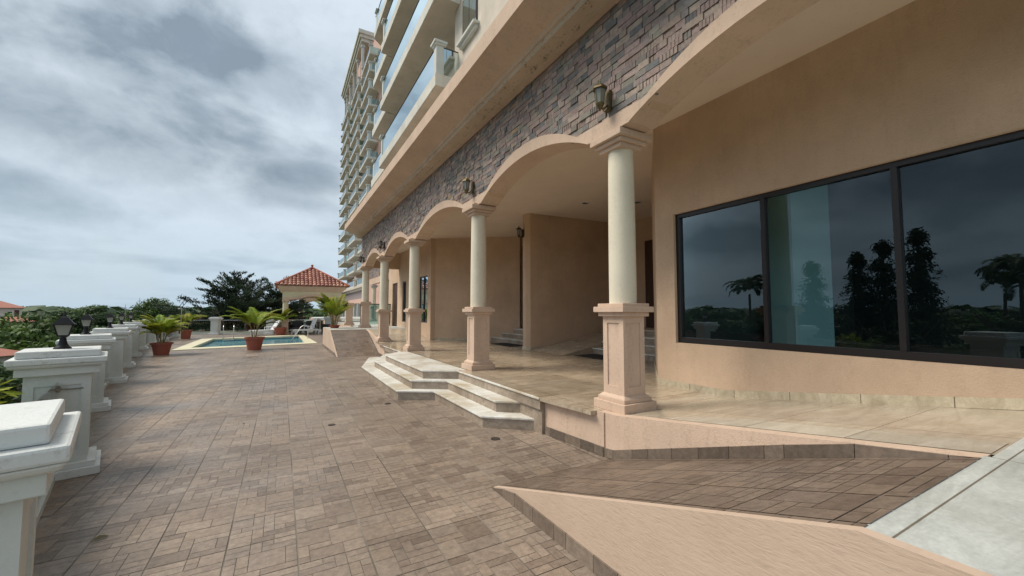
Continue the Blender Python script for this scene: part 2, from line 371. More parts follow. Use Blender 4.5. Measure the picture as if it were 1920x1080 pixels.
# nosing lip + top tongue of the stairs
fl2=MB(); fl2.prism([(2.24,7.2),(2.8,6.86),(2.8,6.84),(2.951,6.84),(2.951,10.8),(2.75,10.8),(2.24,10.3)],.41,.4505)
fl3=MB(); fl3.prism([(2.87,3.38),(2.951,3.38),(2.951,6.838),(2.78,6.838),(2.78,4.2)],.41,.4505); fl3.prism([(2.78,10.802),(2.951,10.802),(2.951,14.37),(2.87,14.37),(2.78,13.0)],.41,.4505)
fl3.build('porch_edge_slab',M['marble'],kind='structure')
fr=MB(); fr.face([(2.82,4.2,0),(2.82,3.36,0),(2.82,3.36,.41),(2.82,4.2,.41)]); fr.face([(2.82,14.3,0),(2.82,12.9,0),(2.82,12.9,.41),(2.82,14.3,.41)]) 
bl=thing('apartment_building','peach apartment building with arched colonnade, slate band and stacked glass balconies above','building',(3.3,8,0))
fr2=MB(); fr2.prism([(2.86,4.22),(2.95,3.27),(3.10,3.27),(3.10,4.22)],0,.409); L(fr2.build('porch_front_wall',M['peach'],bl))
fr2=MB(); fr2.prism([(2.86,13.03),(3.10,13.03),(3.10,14.48),(2.95,14.48)],0,.409); L(fr2.build('porch_front_wall',M['peach'],bl))
fr2=MB(); fr2.prism([(2.945,3.36),(2.951,3.268),(3.35,3.268),(3.35,3.349),(2.96,3.40)],.41,.449); L(fr2.build('plinth_base',M['peach'],bl))
fr2=MB(); fr2.prism([(2.945,14.40),(2.96,14.36),(3.35,14.401),(3.35,14.482),(2.951,14.482)],.41,.449); L(fr2.build('plinth_base',M['peach'],bl))

def mirror_y(y): return 17.75-y   # far ramp mirrors the near one
def ramp(near):
    s=(lambda y:y) if near else mirror_y
    lab='tiled access ramp rising toward the camera beside the window wall' if near else 'tiled access ramp rising toward the pool beyond the steps'
    t=thing('access_ramp',lab,'ramp',(2.3,s(2),0))
    Y0,Y1=3.18,.62; H1=.8
    zf=lambda yy: (Y0-yy)/(Y0-Y1)*H1
    def fn(q):
        pts=[]
        for x,y in q: pts.append((x,s(y),zf(y)+.004))
        if not near: pts=pts[::-1]
        return pts
    mb=paving(1.66,2.93,Y1,Y0,lambda x,y,T:True,fn,ox=1.7,oy=Y1+.1,seed=5 if near else 9)
    mb.c=[(c[0]*.74,c[1]*.70,c[2]*.68) for c in mb.c]
    L(mb.build('ramp_surface',M['paving'],t))
    gb=MB(); q=[(1.655,s(Y0),0),(2.96,s(Y0),0),(2.96,s(Y1),H1),(1.655,s(Y1),H1)]; gb.face(q); L(gb.build('grout_bed',M['grout'],t))
    # outer side wall x=1.61 (plaster) with thin rim
    sw=MB(); Yend=-2.0
    prof=[(s(Y0-.02),.0),(s(Yend),.0),(s(Yend),H1+.003),(s(Y1),H1+.005),(s(Y0-.02),zf(Y0-.02)+.008)]
    sw.extr(prof,1.612,1.657,'x'); L(sw.build('side_wall',M['peach_rough'],t))
    # tile skirting
    sk=MB(); r=random.Random(4); y=Y0
    while y>Yend:
        w=r.choice((.13,.195,.26,.2,.39)); y2=max(Yend,y-w+.004)
        ha=min(.10,zf(y)+.0); hb=min(.10,zf(y2)); kk=r.uniform(.7,.95); col=tuple(v*kk for v in r.choice(PAL))
        a,b=s(y),s(y2)
        sk.add([(1.60,a,0),(1.60,b,0),(1.60,b,hb),(1.60,a,ha),(1.612,a,0),(1.612,b,0),(1.612,b,hb),(1.612,a,ha)],[(0,1,2,3),(3,2,6,7),(0,3,7,4),(1,5,6,2)],col); y=y2-.004
    L(sk.build('skirting',M['paving'],t))
    # inner wall between ramp and porch, plus skirting on it
    iw=MB(); fz=lambda yy: .45 if yy>3.1 else .45+(3.1-yy)/(3.1-.6)*.345
    prof=[(s(3.28),0),(s(3.2),0),(s(Y1),zf(Y1)-.05),(s(Y1),.795),(s(3.1),.453),(s(3.28),.449)]
    iw.extr(prof,2.965,3.08,'x'); L(iw.build('inner_wall',M['peach'],t))
    i2=MB(); y=3.27
    while y>Y1+.02:
        w=r.choice((.13,.195,.26,.39)); y2=max(Y1+.01,y-w)
        za=zf(min(y,Y0)); zb=zf(min(y2,Y0)); ta=min(za+.09,fz(y)-.0); tb=min(zb+.09,fz(y2))
        if ta>za+.003 or tb>zb+.003:
            kk=r.uniform(.6,.85); col=tuple(v*kk for v in r.choice(PAL)); a,b=s(y),s(y2+.004)
            i2.add([(2.95,a,za),(2.95,b,zb),(2.95,b,tb),(2.95,a,ta),(2.965,a,za),(2.965,b,zb),(2.965,b,tb),(2.965,a,ta)],[(0,1,2,3),(3,2,6,7),(0,3,7,4),(1,5,6,2)],col)
        y=y2
    L(i2.build('skirting',M['paving'],t))
    return t
ramp(True); ramp(False)
# pad wall under first column + porch ramp floor + landings
r=random.Random(14)
for ya,yb,dx0,dx1 in ((3.27,4.21,.09,.001),(13.04,14.47,.001,.09)):
    ft=MB(); y=ya
    while y<yb-.01:
        w=r.choice((.13,.195,.26,.39)); y2=min(yb,y+w); kk=r.uniform(.55,.8); c=tuple(v*kk for v in r.choice(PAL))
        xa=2.859+dx0+(dx1-dx0)*(y-ya)/(yb-ya); xb=2.859+dx0+(dx1-dx0)*(y2-ya)/(yb-ya)
        ft.add([(xa-.014,y+.002,0),(xb-.014,y2-.002,0),(xb-.014,y2-.002,.1),(xa-.014,y+.002,.1),(xa-.002,y+.002,.1),(xb-.002,y2-.002,.1)],[(0,3,2,1),(3,4,5,2)],c); y=y2
    L(ft.build('skirting',M['paving'],bl))
sp=MB(); sp.box(2.815,2.929,4.222,4.95,.0,.409); L(sp.build('stringer',M['riser'],bl)); sp=MB(); sp.box(2.815,2.929,12.2,13.02,.0,.409); L(sp.build('stringer',M['riser'],bl))
for near in (True,False):
    s=(lambda y:y) if near else mirror_y
    rf=MB(); q=[(3.08,s(3.35),.45),(14,s(3.35),.45),(14,s(3.1),.45),(3.08,s(3.1),.45)]; rf.face(q if not near else q[::-1])
    q=[(3.08,s(3.1),.45),(14,s(3.1),.45),(14,s(.6),.796),(3.08,s(.6),.796)]; rf.face(q if not near else q[::-1])
    # pale border strip
    rf.build('porch_ramp_floor',M['marble_ramp'],kind='structure')
    st=MB(); a=[(3.09,s(2.7),.5054),(3.42,s(2.3),.5607),(3.42,s(.62),.7937),(3.09,s(.62),.7937)]
    st.face([(x,y,z+.003) for x,y,z in a]); st.build('porch_ramp_border',M['strip'],kind='structure')
ld=MB(); ld.prism([(1.658,-2.2),(14,-2.2),(14,.601),(3.0,.601),(3.0,.625),(1.658,.625)],.76,.80); ld.build('landing_floor',M['landing'],kind='structure')
ld=MB(); ld.prism([(1.658,17.125),(14,17.125),(14,60),(3.2,60),(3.2,20.2),(1.66,20.2)],.76,.80); ld.build('landing_floor',M['landing'],kind='structure')
lf=MB(); lf.box(1.70,3.2,20.1,20.19,0,.76); lf.box(3.21,3.3,20.2,60,0,.76); tag(lf.build('landing_wall',M['peach']),'low peach wall carrying the raised landing by the pool','wall')
# rims (light plaster edge on the ramp sides)
# steps
st=thing('entrance_steps','three angled white marble steps leading from terrace up to the porch','steps',(2.3,8,0))
def step(pts,z0,z1,name='step'):
    g_=group_part(name,st); 
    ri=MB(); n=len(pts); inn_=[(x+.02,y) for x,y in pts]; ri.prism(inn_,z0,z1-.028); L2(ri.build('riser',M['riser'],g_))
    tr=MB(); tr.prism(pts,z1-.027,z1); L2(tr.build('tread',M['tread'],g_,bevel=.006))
def L2(o): o.matrix_parent_inverse=Matrix.Translation(-Vector((2.3,8,0))); return o
step([(1.75,7.08),(2.29,6.74),(2.29,4.85),(2.84,4.38),(2.94,4.38),(2.94,12.6),(2.28,12.6),(1.75,10.6)],0,.15)
step([(2.01,7.15),(2.54,6.78),(2.54,4.95),(2.82,4.73),(2.94,4.73),(2.94,12.0),(2.62,12.0),(2.01,10.45)],.1515,.30)
step([(2.23,7.21),(2.765,6.86),(2.765,4.22),(2.94,4.22),(2.94,13.0),(2.765,13.0),(2.765,10.9),(2.23,10.25)],.3015,.449)

# ------------------------------------------------------------------ colonnade
cols=[(3.29,3.31),(3.19,6.90),(3.16,11.02),(3.16,14.82)]
C5=(3.18,18.66)
def column(base,parent,cx,cy,matp,mats,top=3.46,white=False):
    c=group_part('column',parent,(cx,cy,0)); c.matrix_parent_inverse=Matrix.Translation(-Vector(parent.location))
    pdm=MB(); b=base
    pdm.cbox(0,0,.47,.47,b,b+.095); pdm.cbox(0,0,.40,.40,b+.095,b+.135); pdm.frustum(0,0,.385,.325,b+.135,b+.165)
    w=.155; z0,z1=b+.165,b+1.0
    # body with recessed panels on 4 sides
    pw=.09; dp=.012
    for k in range(4):
        Mx=Matrix.Rotation(k*PI/2,4,'Z')
        P=lambda x,y,z: tuple(Mx@Vector((x,y,z)))
        pz0,pz1=z0+.09,z1-.07
        pdm.face([P(-w,-w,z0),P(w,-w,z0),P(pw,-w,pz0),P(-pw,-w,pz0)]); pdm.face([P(w,-w,z0),P(w,-w,z1),P(pw,-w,pz1),P(pw,-w,pz0)])
        pdm.face([P(w,-w,z1),P(-w,-w,z1),P(-pw,-w,pz1),P(pw,-w,pz1)]); pdm.face([P(-w,-w,z1),P(-w,-w,z0),P(-pw,-w,pz0),P(-pw,-w,pz1)])
        q=[(-pw,pz0),(pw,pz0),(pw,pz1),(-pw,pz1)]
        for i in range(4):
            a_,b_=q[i],q[(i+1)%4]; pdm.face([P(a_[0],-w,a_[1]),P(b_[0],-w,b_[1]),P(b_[0],-w+dp,b_[1]),P(a_[0],-w+dp,a_[1])])
        pdm.face([P(x,-w+dp,z) for x,z in q])
    pdm.cbox(0,0,.385,.385,b+1.0,b+1.045); pdm.cbox(0,0,.46,.46,b+1.045,b+1.105); pdm.cbox(0,0,.39,.39,b+1.105,b+1.14)
    o=pdm.build('pedestal',matp,c,bevel=.005)
    sh=MB(); sh.lathe([(.148,b+1.14),(.148,b+1.5),(.146,b+2.0),(.138,top-.16)],32); sh.build('shaft',mats,c,smooth=True)
    ca=MB(); ca.cbox(0,0,.33,.33,top-.165,top-.12); ca.cbox(0,0,.40,.40,top-.12,top-.075); ca.cbox(0,0,.485,.485,top-.075,top-.002); ca.cbox(0,0,.36,.36,top-.001,top+.04)
    ca.build('capital',matp,c,bevel=.006); return c
for i,(x,y) in enumerate(cols): column(.45,bl,x,y,M['peach'],M['cream'])
column(.80,bl,*C5,M['peach'],M['cream'])

# arches: outlines on the plane X=AX
AX=3.08
yc=[-.55,3.31,6.90,11.02,14.82,18.66]
def arc(y,a,b,z0,sag):
    h=(b-a)/2; r=(h*h+sag*sag)/(2*sag); d=y-(a+b)/2
    return z0+math.sqrt(max(0,r*r-d*d))-(r-sag)
def z_in(y):
    for a,b in zip(yc,yc[1:]):
        if a<=y<=b:
            if y<a+.33 or y>b-.33: return 3.47
            return arc(y,a+.33,b-.33,3.475,.35)
    return 3.47
def z_out(y):
    for a,b in zip(yc,yc[1:]):
        if a<=y<=b:
            if y<a+.42 or y>b-.42: 
                d=min(y-a,b-y); return 3.635
            z=arc(y,a+.42,b-.42,3.56,.44); return max(3.635,z) if z<3.68 else z
    return 3.635
ys=[]
y=-.55
while y<19.42: ys.append(round(y,4)); y+=.06
for a in yc: 
    for d in (-.33,-.3299,.33,.3299): ys.append(a+d)
ys=sorted(v for v in ys if -.55<=v<=19.42)
def band(x0,x1,zl,zh,mat,name,parent,yy=ys):
    m=MB(); pr=None; V=[];F=[]
    for y in yy: V+= [(x0,y,zl(y)),(x0,y,zh(y)),(x1,y,zh(y)),(x1,y,zl(y))]
    for i in range(len(yy)-1):
        a=4*i;b=a+4
        F+= [(a,a+1,b+1,b),(a+1,a+2,b+2,b+1),(a+2,a+3,b+3,b+2),(a+3,a,b,b+3)]
    F+= [(0,3,2,1),(4*len(yy)-4,4*len(yy)-3,4*len(yy)-2,4*len(yy)-1)]
    m.add(V,F); o=m.build(name,mat,parent); L(o); return o
o=band(AX,3.44,z_in,z_out,M['peach'],'arch_band',bl)
o=band(AX+.05,3.42,lambda y:z_out(y)-.08,lambda y:4.9,M['peach_dark'],'spandrel_wall',bl)
# end return of the podium (facing away) and end beam across the porch
eb=MB(); eb.box(3.43,5.0,19.15,19.42,3.50,4.9); L(eb.build('end_beam',M['peach_dark'],bl))
# slate cladding
bk=MB(); r=random.Random(21)
BP=[(.215,.155,.14),(.19,.15,.145),(.255,.19,.165),(.155,.14,.14),(.27,.21,.18),(.12,.118,.125),(.24,.17,.155),(.17,.148,.135),(.265,.20,.18),(.29,.18,.10),(.205,.185,.16),(.23,.165,.16)]
z=3.60; row=0
while z<4.90:
    h=.07; y=-.6+r.uniform(0,.15)
    while y<19.42:
        w=r.choice((.08,.11,.14,.17,.21)); y1=min(19.42,y+w)
        zc=z+h/2; ym=(y+y1)/2
        k=r.uniform(.85,1.18); c=(.27,.18,.11) if r.random()<.012 else r.choice([q for q in BP if q[0]<.28]); c=(c[0]*k*1.4,c[1]*k*1.42,c[2]*k*1.36)
        dx=r.uniform(0,.020); t=r.uniform(-.003,.003)
        near_=min(z_out(max(-.55,min(19.4,v))) for v in (y,(y+y1)/2,y1))
        n_=1 if z>near_+.5 or z>4.1 else max(1,int(round((y1-y)/.04)))
        for q in range(n_):
            ya=y+(y1-y)*q/n_; yb=y+(y1-y)*(q+1)/n_
            lo=min(z_out(max(-.55,min(19.4,ya))),z_out(max(-.55,min(19.4,yb))))-.08
            za=max(z+.002,lo); zb=z+h-.004
            if za>=zb-.003: continue
            A=ya+(.002 if q==0 else 0); B=yb-(.003 if q==n_-1 else 0); x0=AX+.03-dx
            bk.add([(x0+t,A,za),(x0-t,B,za),(x0-t,B,zb),(x0+t,A,zb),(AX+.05,A,za),(AX+.05,B,za),(AX+.05,B,zb),(AX+.05,A,zb)],
                   [(0,3,2,1),(0,1,5,4),(2,3,7,6)]+([(3,0,4,7)] if q==0 else [])+([(1,2,6,5)] if q==n_-1 else []),c)
        y=y1
    z+=h; row+=1
L(bk.build('slate_cladding',M['brick'],bl))
mk=MB(); mk.box(AX+.044,AX+.0485,-.55,19.42,3.9,4.9); 
# cornice
cn=MB(); prof=[(3.10,4.87),(2.985,4.87),(2.975,4.892),(2.82,4.892),(2.80,4.90),(2.80,4.965),(2.775,4.972),(2.755,5.02),(2.36,5.145),(2.36,5.395),(5.0,5.395),(5.0,4.9),(3.10,4.9)]
cn.extr(prof,-2.2,19.44); L(cn.build('cornice',M['peach'],bl))
cm=MB(); cm.extr([(3.0,4.866),(2.985,4.866),(2.972,4.888),(2.797,4.888),(2.797,4.963),(2.81,4.963),(2.81,4.9),(2.98,4.9),(3.0,4.88)],-2.199,19.437)
L(cm.build('cornice_moulding',M['moulding'],bl))
# return of the cornice toward the far corner: lower moulding wrap
# ------------------------------------------------------------------ porch interior
ce=MB(); ce.box(3.42,12,-2.2,19.4,4.25,4.35); L(ce.build('porch_ceiling',M['ceiling'],bl))
WX=4.8
ww=MB()
# window wall with opening y .. from 3.83 to -1.2, z 1.07..2.88
ww.box(WX,WX+.2,-2.2,4.15,.3,1.07); ww.box(WX,WX+.2,-2.2,4.15,2.88,4.26); ww.box(WX,WX+.2,3.83,4.15,1.07,2.88); ww.box(WX,WX+.2,-2.2,-1.3,1.07,2.88)
L(ww.build('window_wall',M['peach_dark'],bl))
dg=MB(); dg.prism([(4.815,4.151),(5.02,4.151),(6.6,5.35),(6.6,5.62),(6.42,5.62)],.3,4.26); L(dg.build('angled_wall',M['peach_dark'],bl,bevel=.02))
win=group_part('window',bl); win.matrix_parent_inverse=Matrix.Translation(-win.parent.location)
f=MB(); X0,X1=WX+.05,WX+.12
for a,b,c,d in ((3.77,3.83,1.07,2.88),(-1.3,-1.24,1.07,2.88)): f.box(X0,X1,a,b,c,d)
f.box(X0,X1,-1.24,3.77,1.07,1.145); f.box(X0,X1,-1.24,3.77,2.825,2.88)
for yy in (2.63,1.455,.15): f.box(X0-.005,X1-.002,yy-.023,yy+.023,1.146,2.824)
f.build('frame',M['frame'],win)
for a,b in ((2.66,3.77),(1.485,2.60),(.18,1.425),(-1.24,.12)):
    p=MB(); p.face([(WX+.09,a,1.145),(WX+.09,b,1.145),(WX+.09,b,2.825),(WX+.09,a,2.825)]); p.build('pane',M['winglass'],win)
# room behind
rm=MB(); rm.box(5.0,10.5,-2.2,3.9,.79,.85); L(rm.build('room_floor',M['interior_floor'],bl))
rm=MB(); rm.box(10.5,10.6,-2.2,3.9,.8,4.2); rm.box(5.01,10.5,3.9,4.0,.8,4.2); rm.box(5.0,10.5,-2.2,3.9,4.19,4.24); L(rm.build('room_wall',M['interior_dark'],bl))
rp=MB(); rp.box(6.9,8.14,3.31,3.73,.85,4.2); L(rp.build('room_pillar',M['interior'],bl))
# skirting along window wall following floor slope
sk=MB()
def fzz(y): return .45 if y>3.1 else (.45+(3.1-y)/2.5*.346 if y>.6 else .8)
pts=[4.15,3.1,2.3,1.4,.6,-2.2]
for a,b in zip(pts,pts[1:]): sk.add([(WX-.014,a,fzz(a)),(WX-.014,b,fzz(b)),(WX-.014,b,fzz(b)+.085),(WX-.014,a,fzz(a)+.085),(WX-.002,b,fzz(b)+.085),(WX-.002,a,fzz(a)+.085)],[(0,1,2,3),(3,2,4,5)])
L(sk.build('skirting',M['skirt'],bl))
sk=MB(); sk.prism([(4.795,4.16),(4.81,4.151),(6.415,5.62),(6.40,5.63)],.45,.53); L(sk.build('skirting',M['skirt'],bl))
# fin wall
fw=MB(); fw.prism([(5.87,9.60),(5.97,9.50),(9.6,9.25),(9.6,9.5),(5.90,9.80)],.45,4.26); L(fw.build('fin_wall',M['peach_dark'],bl,bevel=.012))
sk=MB(); sk.prism([(5.862,9.59),(5.965,9.488),(6.25,9.468),(6.25,9.6),(5.89,9.81)],.45,.54); L(sk.build('skirting',M['skirt'],bl))
# recess back wall and door right of the fin
bw=MB(); bw.box(9.2,9.4,5.2,9.3,.45,4.26); bw.box(6.2,9.3,5.1,5.3,.45,4.26); L(bw.build('recess_wall',M['peach_dark'],bl))
dr=MB(); dr.box(9.12,9.19,6.6,8.28,1.05,3.55); L(dr.build('door',M['wood'],bl))
# interior steps and side ramp
for i,z in enumerate((.6,.75,.9,1.05)):
    s_=MB(); x0=6.82+.33*i; s_.box(x0,9.2,5.32,7.93,z-.149,z-.028); L(s_.build('porch_step',M['riser'],bl))
    s_=MB(); s_.box(x0-.02,9.2,5.32,7.93,z-.0275,z); L(s_.build('step_tread',M['tread'],bl))
    s_=MB(); x0=6.60+.33*i; y1=13.2-.25*i; s_.box(x0,8.9,9.9,y1,z-.149,z-.028); L(s_.build('porch_step',M['riser'],bl))
    s_=MB(); s_.box(x0-.02,8.9,9.9,y1,z-.0275,z); L(s_.build('step_tread',M['tread'],bl))
ir=MB(); ir.add([(5.93,7.95,.452),(5.95,9.47,.452),(9.1,9.28,1.05),(9.1,7.95,1.05),(5.93,7.95,.448),(9.1,7.95,.448)],[(0,3,2,1),(0,4,5,3)]); L(ir.build('porch_ramp',M['marble_ramp'],bl))
# wall left of the fin (faces the camera) and wall with far windows
lw=MB(); lw.prism([(4.85,14.50),(9.4,10.9),(9.4,11.3),(5.0,14.75)],.45,4.26) if False else lw.prism([(4.82,14.72),(7.5,12.66),(7.62,12.85),(4.95,14.95)],.45,4.26)
L(lw.build('angled_wall',M['peach_dark'],bl))
lw=MB(); lw.prism([(9.0,9.6),(9.2,9.6),(9.2,12.6),(7.62,12.86),(7.9,12.6),(9.0,12.4)],.45,4.26); L(lw.build('recess_wall',M['peach_dark'],bl))
dr=MB(); dr.prism([(7.56,12.60),(8.4,11.95),(8.46,12.02),(7.62,12.68)],.45,3.9); L(dr.build('door',M['wood'],bl))
sk=MB(); sk.prism([(4.81,14.705),(7.49,12.645),(7.5,12.66),(4.82,14.72)],.45,.53); L(sk.build('skirting',M['skirt'],bl))
fw2=MB(); x=WX
ops=[(14.98,16.2,1.08,2.9),(18.05,18.7,1.05,2.88),(19.6,20.6,.8,2.9)]
yy=14.6
for a,b,c,d in ops:
    fw2.box(x,x+.2,yy,a,.4,4.26); fw2.box(x,x+.2,a,b,.4,c); fw2.box(x,x+.2,a,b,d,4.26); yy=b
fw2.box(x,x+.2,yy,21.4,.4,4.26); L(fw2.build('porch_wall',M['peach_dark'],bl))
for a,b,c,d in ops[:2]:
    w_=group_part('window',bl); w_.matrix_parent_inverse=Matrix.Translation(-w_.parent.location)
    f=MB(); f.box(x+.05,x+.1,a,a+.05,c,d); f.box(x+.05,x+.1,b-.05,b,c,d); f.box(x+.05,x+.1,a+.05,b-.05,c,c+.05); f.box(x+.05,x+.1,a+.05,b-.05,d-.05,d); f.box(x+.045,x+.098,(a+b)/2-.02,(a+b)/2+.02,c+.051,d-.051); f.build('frame',M['frame'],w_)
    p=MB(); p.face([(x+.08,a+.05,c+.05),(x+.08,b-.05,c+.05),(x+.08,b-.05,d-.05),(x+.08,a+.05,d-.05)]); p.build('pane',M['darkglass'],w_)
cv=MB(); cv.box(x+.201,x+.21,14.9,19.0,.9,3.0); L(cv.build('dark_room_sheet',M['cavity'],bl))  # near-black sheet standing in for the unlit room behind the panes
dr=MB(); dr.box(x+.06,x+.12,19.6,20.6,.8,2.9); L(dr.build('door',M['wood'],bl))

# podium roof and upper storeys
pr_=MB(); pr_.box(3.2,14,-2.2,19.4,5.45,5.6); L(pr_.build('podium_roof',M['upper'],bl))
up=MB(); FH=3.03; Z0=8.76; NF=7
up.box(4.9,5.1,-2.2,12.62,5.6,30); up.box(5.1,6.5,12.42,12.62,5.6,30); up.box(6.4,6.6,12.62,21.4,5.6,30); up.box(5.0,6.4,21.0,21.4,5.6,30); up.box(6.2,6.4,21.4,30,-.0,30); up.box(6.4,12,29.8,30,0,30)
L(up.build('upper_wall',M['upper'],bl))
def balcony(parent,z,y0,y1,xf,xb,posts,chamf=0,matg='balglass',name='balcony'):
    b=group_part(name,parent,(0,0,0)); b.matrix_parent_inverse=Matrix.Translation(-b.parent.location)
    s_=MB()
    poly=[(xf,y0),(xb,y0),(xb,y1),(xf+chamf,y1),(xf,y1-chamf)] if chamf else [(xf,y0),(xb,y0),(xb,y1),(xf,y1)]
    s_.prism(poly,z+.02,z+.42); s_.build('slab',M['slabedge'],b)
    u_=MB(); pp=[(p[0]+(.04 if p[0]<xf+.01+chamf else 0),p[1]) for p in poly]; u_.prism(pp,z,z+.0195); u_.build('soffit',M['soffit'],b)
    g_=MB(); path=[(xf+.08,y0+.1)]+([(xf+.08,y1-chamf),(xf+.08+chamf,y1-.08)] if chamf else [(xf+.08,y1-.1)])
    path=[(xb,y0+.1)]+path+[(xb,y1-.1)]
    for a,c in zip(path,path[1:]): g_.face([(a[0],a[1],z+.44),(c[0],c[1],z+.44),(c[0],c[1],z+1.38),(a[0],a[1],z+1.38)])
    g_.build('glass_panel',M[matg],b)
    r_=MB(); r_.tube([(p[0],p[1],z+1.4) for p in path],.022,6); r_.build('handrail',M['frame'],b)
    for (px,py) in posts:
        q=MB(); q.cbox(px,py,.26,.26,z+.42,z+1.42); q.cbox(px,py,.36,.36,z+1.42,z+1.48); q.cbox(px,py,.44,.44,z+1.48,z+1.56); q.build('post',M['white'],b,bevel=.006)
    return b
for k in range(NF):
    z=Z0+FH*k
    balcony(bl,z,12.2,20.9,4.08,6.4,[(4.26,12.4),(4.26,20.6)])
    balcony(bl,z-.02,20.95,24.9,4.35,6.3,[(4.55,24.1)],.45)
    if k>=0:
        for yw in (11.3,8.45,5.2,1.5):
            zz=z+1.44
            w_=group_part('window',bl); w_.matrix_parent_inverse=Matrix.Translation(-w_.parent.location)
            f=MB(); f.box(4.86,4.899,yw-.55,yw+.55,zz,zz+1.4); f.build('frame',M['frame'],w_)
            p=MB(); 
            for a in (-.5,.02): p.face([(4.855,yw+a,zz+.05),(4.855,yw+a+.48,zz+.05),(4.855,yw+a+.48,zz+1.35),(4.855,yw+a,zz+1.35)])
            p.build('pane',M['darkglass'],w_)
            s_=MB(); s_.box(4.70,4.899,yw-.68,yw+.68,zz-.09,zz-.001); s_.box(4.78,4.899,yw-.62,yw+.62,zz-.2,zz-.09); s_.build('sill',M['white'],w_,bevel=.008)
# pilaster capital just above the cornice near first balcony
pc=MB(); pc.cbox(4.78,14.3,.3,.4,5.6,8.2); pc.cbox(4.75,14.3,.42,.52,8.2,8.3); pc.cbox(4.72,14.3,.52,.62,8.3,8.42); pc.cbox(4.78,14.3,.3,.4,8.42,8.76)
L(pc.build('pilaster',M['white'],bl,bevel=.008))
up2=MB(); up2.box(4.9,5.05,12.63,21.0,5.6,8.75); L(up2.build('terrace_wall',M['upper'],bl))

m=MB(); m.cbox(0,0,.5,.5,0,.1); m.cbox(0,0,.42,.42,.1,.15); m.cbox(0,0,.33,.33,.15,1.0); m.cbox(0,0,.42,.42,1.0,1.05); m.cbox(0,0,.5,.5,1.05,1.12); m.cbox(0,0,.42,.42,1.12,1.16); o=m.build('pedestal_pillar',M['peach'],bevel=.006); o.location=(3.05,22.6,.8); tag(o,'short peach pedestal pillar without a shaft behind the last column','pillar')
# ------------------------------------------------------------------ second wing beyond the first (further along)
wg=thing('rear_wing','lower rear wing with white columns and slate band past the first colonnade','building',(6,40,0))
cy=[22.7,27.1,31.6]
for y in cy:
    c=column(.80,wg,6.0,y,M['white'],M['cream'])
bw=MB(); bw.box(5.85,6.1,21.45,33,3.55,4.0); L(bw.build('arch_band',M['peach'],wg))
br=MB(); r=random.Random(5)
zz=4.0
while zz<5.35:
    y=21.45
    while y<33:
        w=r.choice((.25,.35,.45)); y1=min(33,y+w); kk=r.uniform(1,1.4); c=tuple(v*kk for v in r.choice(BP)); br.box(5.84-r.uniform(0,.015),5.9,y+.003,y1-.004,zz+.003,zz+.12,col=c,skip=('k',)); y=y1
    zz+=.125
L(br.build('slate_cladding',M['brick'],wg))
w2=MB(); w2.box(5.88,6.2,21.42,33,4.0,5.4); w2.box(7.6,7.8,30.1,46,.8,6); L(w2.build('wall',M['pink'],wg))
c2=MB(); c2.box(5.4,6.3,21.44,33.2,5.4,5.8); L(c2.build('cornice',M['soffit'],wg))

# ------------------------------------------------------------------ far tower
tw=thing('tower_block','distant high rise apartment tower with many stacked white balconies and flat roof','building',(14,85,0))
TX=13.3
t=MB(); t.box(TX,28,68,78,-8,51); t.box(TX+.01,28,78,103,-8,53); L(t.build('wall',M['pink'],tw))
t=MB(); t.box(TX-.05,TX+.0,77.2,79.8,6,47); t.box(TX-.04,TX+.005,89.7,91.8,6,46); L(t.build('wall_panel',M['upper'],tw))
def tb(z,y0,y1,xf):
    b=group_part('balcony',tw,(0,0,0)); b.matrix_parent_inverse=Matrix.Translation(-b.parent.location)
    s_=MB(); s_.prism([(xf,y0),(TX+.6,y0),(TX+.6,y1),(xf,y1)],z,z+.35); s_.build('slab',M['slabedge'],b)
    g_=MB(); g_.box(xf+.1,xf+.12,y0+.1,y1-.1,z+.36,z+1.35); g_.box(xf+.12,TX,y0+.1,y0+.12,z+.36,z+1.35); g_.build('glass_panel',M['railglass'],b)
    for py in (y0+.25,y1-.25): q=MB(); q.cbox(xf+.25,py,.42,.42,z+.35,z+1.45); q.cbox(xf+.25,py,.66,.66,z+1.45,z+1.62); q.build('post',M['white'],b)
    return b
def cp_(b,dz):
    n=b.copy(); C.objects.link(n); n.location=(0,0,dz)
    for ch in list(b.children):
        c=ch.copy(); C.objects.link(c); c.parent=n
for y0,y1,xf in ((69,77,11.6),(80,89.5,11.5),(92,103,11.2)):
    b=tb(5.9,y0,y1,xf)
    for k in range(1,14): cp_(b,3.0*k)
wn=MB(); wn.box(TX-.08,TX-.051,77.6,78.3,8.9,10.5); ww0=wn.build('window',M['darkglass'],tw); L(ww0)
for k in range(13):
    for yy in (0,-7.5,12.6) if k else (-7.5,12.6):
        n=ww0.copy(); C.objects.link(n); n.location=(0,yy,3.0*k)
rf=MB(); rf.box(11.6,29,78.2,103.2,52.6,53.2); rf.box(11.3,29,77.9,103.6,53.2,53.8); rf.box(11.05,29,77.6,103.9,53.8,54.5); rf.box(11.9,TX,78.5,103,45.6,46.1); L(rf.build('roof',M['slabedge'],tw))
for y in (79.2,84.5,89.8,95,100,102.8):
    cl=MB(); cl.cbox(12.1,y,.45,.45,46.1,52.6); cl.cbox(12.1,y,.7,.7,51.9,52.59); L(cl.build('roof_column',M['white'],tw))
t=MB(); t.box(11.8,TX,79.6,83.0,46.11,49.4); L(t.build('wall',M['pink'],tw))
pdm=MB(); pdm.box(10.6,13,62,104,4.9,5.25); pdm.box(10.3,13,61.8,104.3,5.25,5.6); L(pdm.build('cornice',M['soffit'],tw))
pdm=MB(); pdm.box(10.9,12.9,62.3,103.6,3.6,4.9); L(pdm.build('podium_band',M['slatefar'],tw))
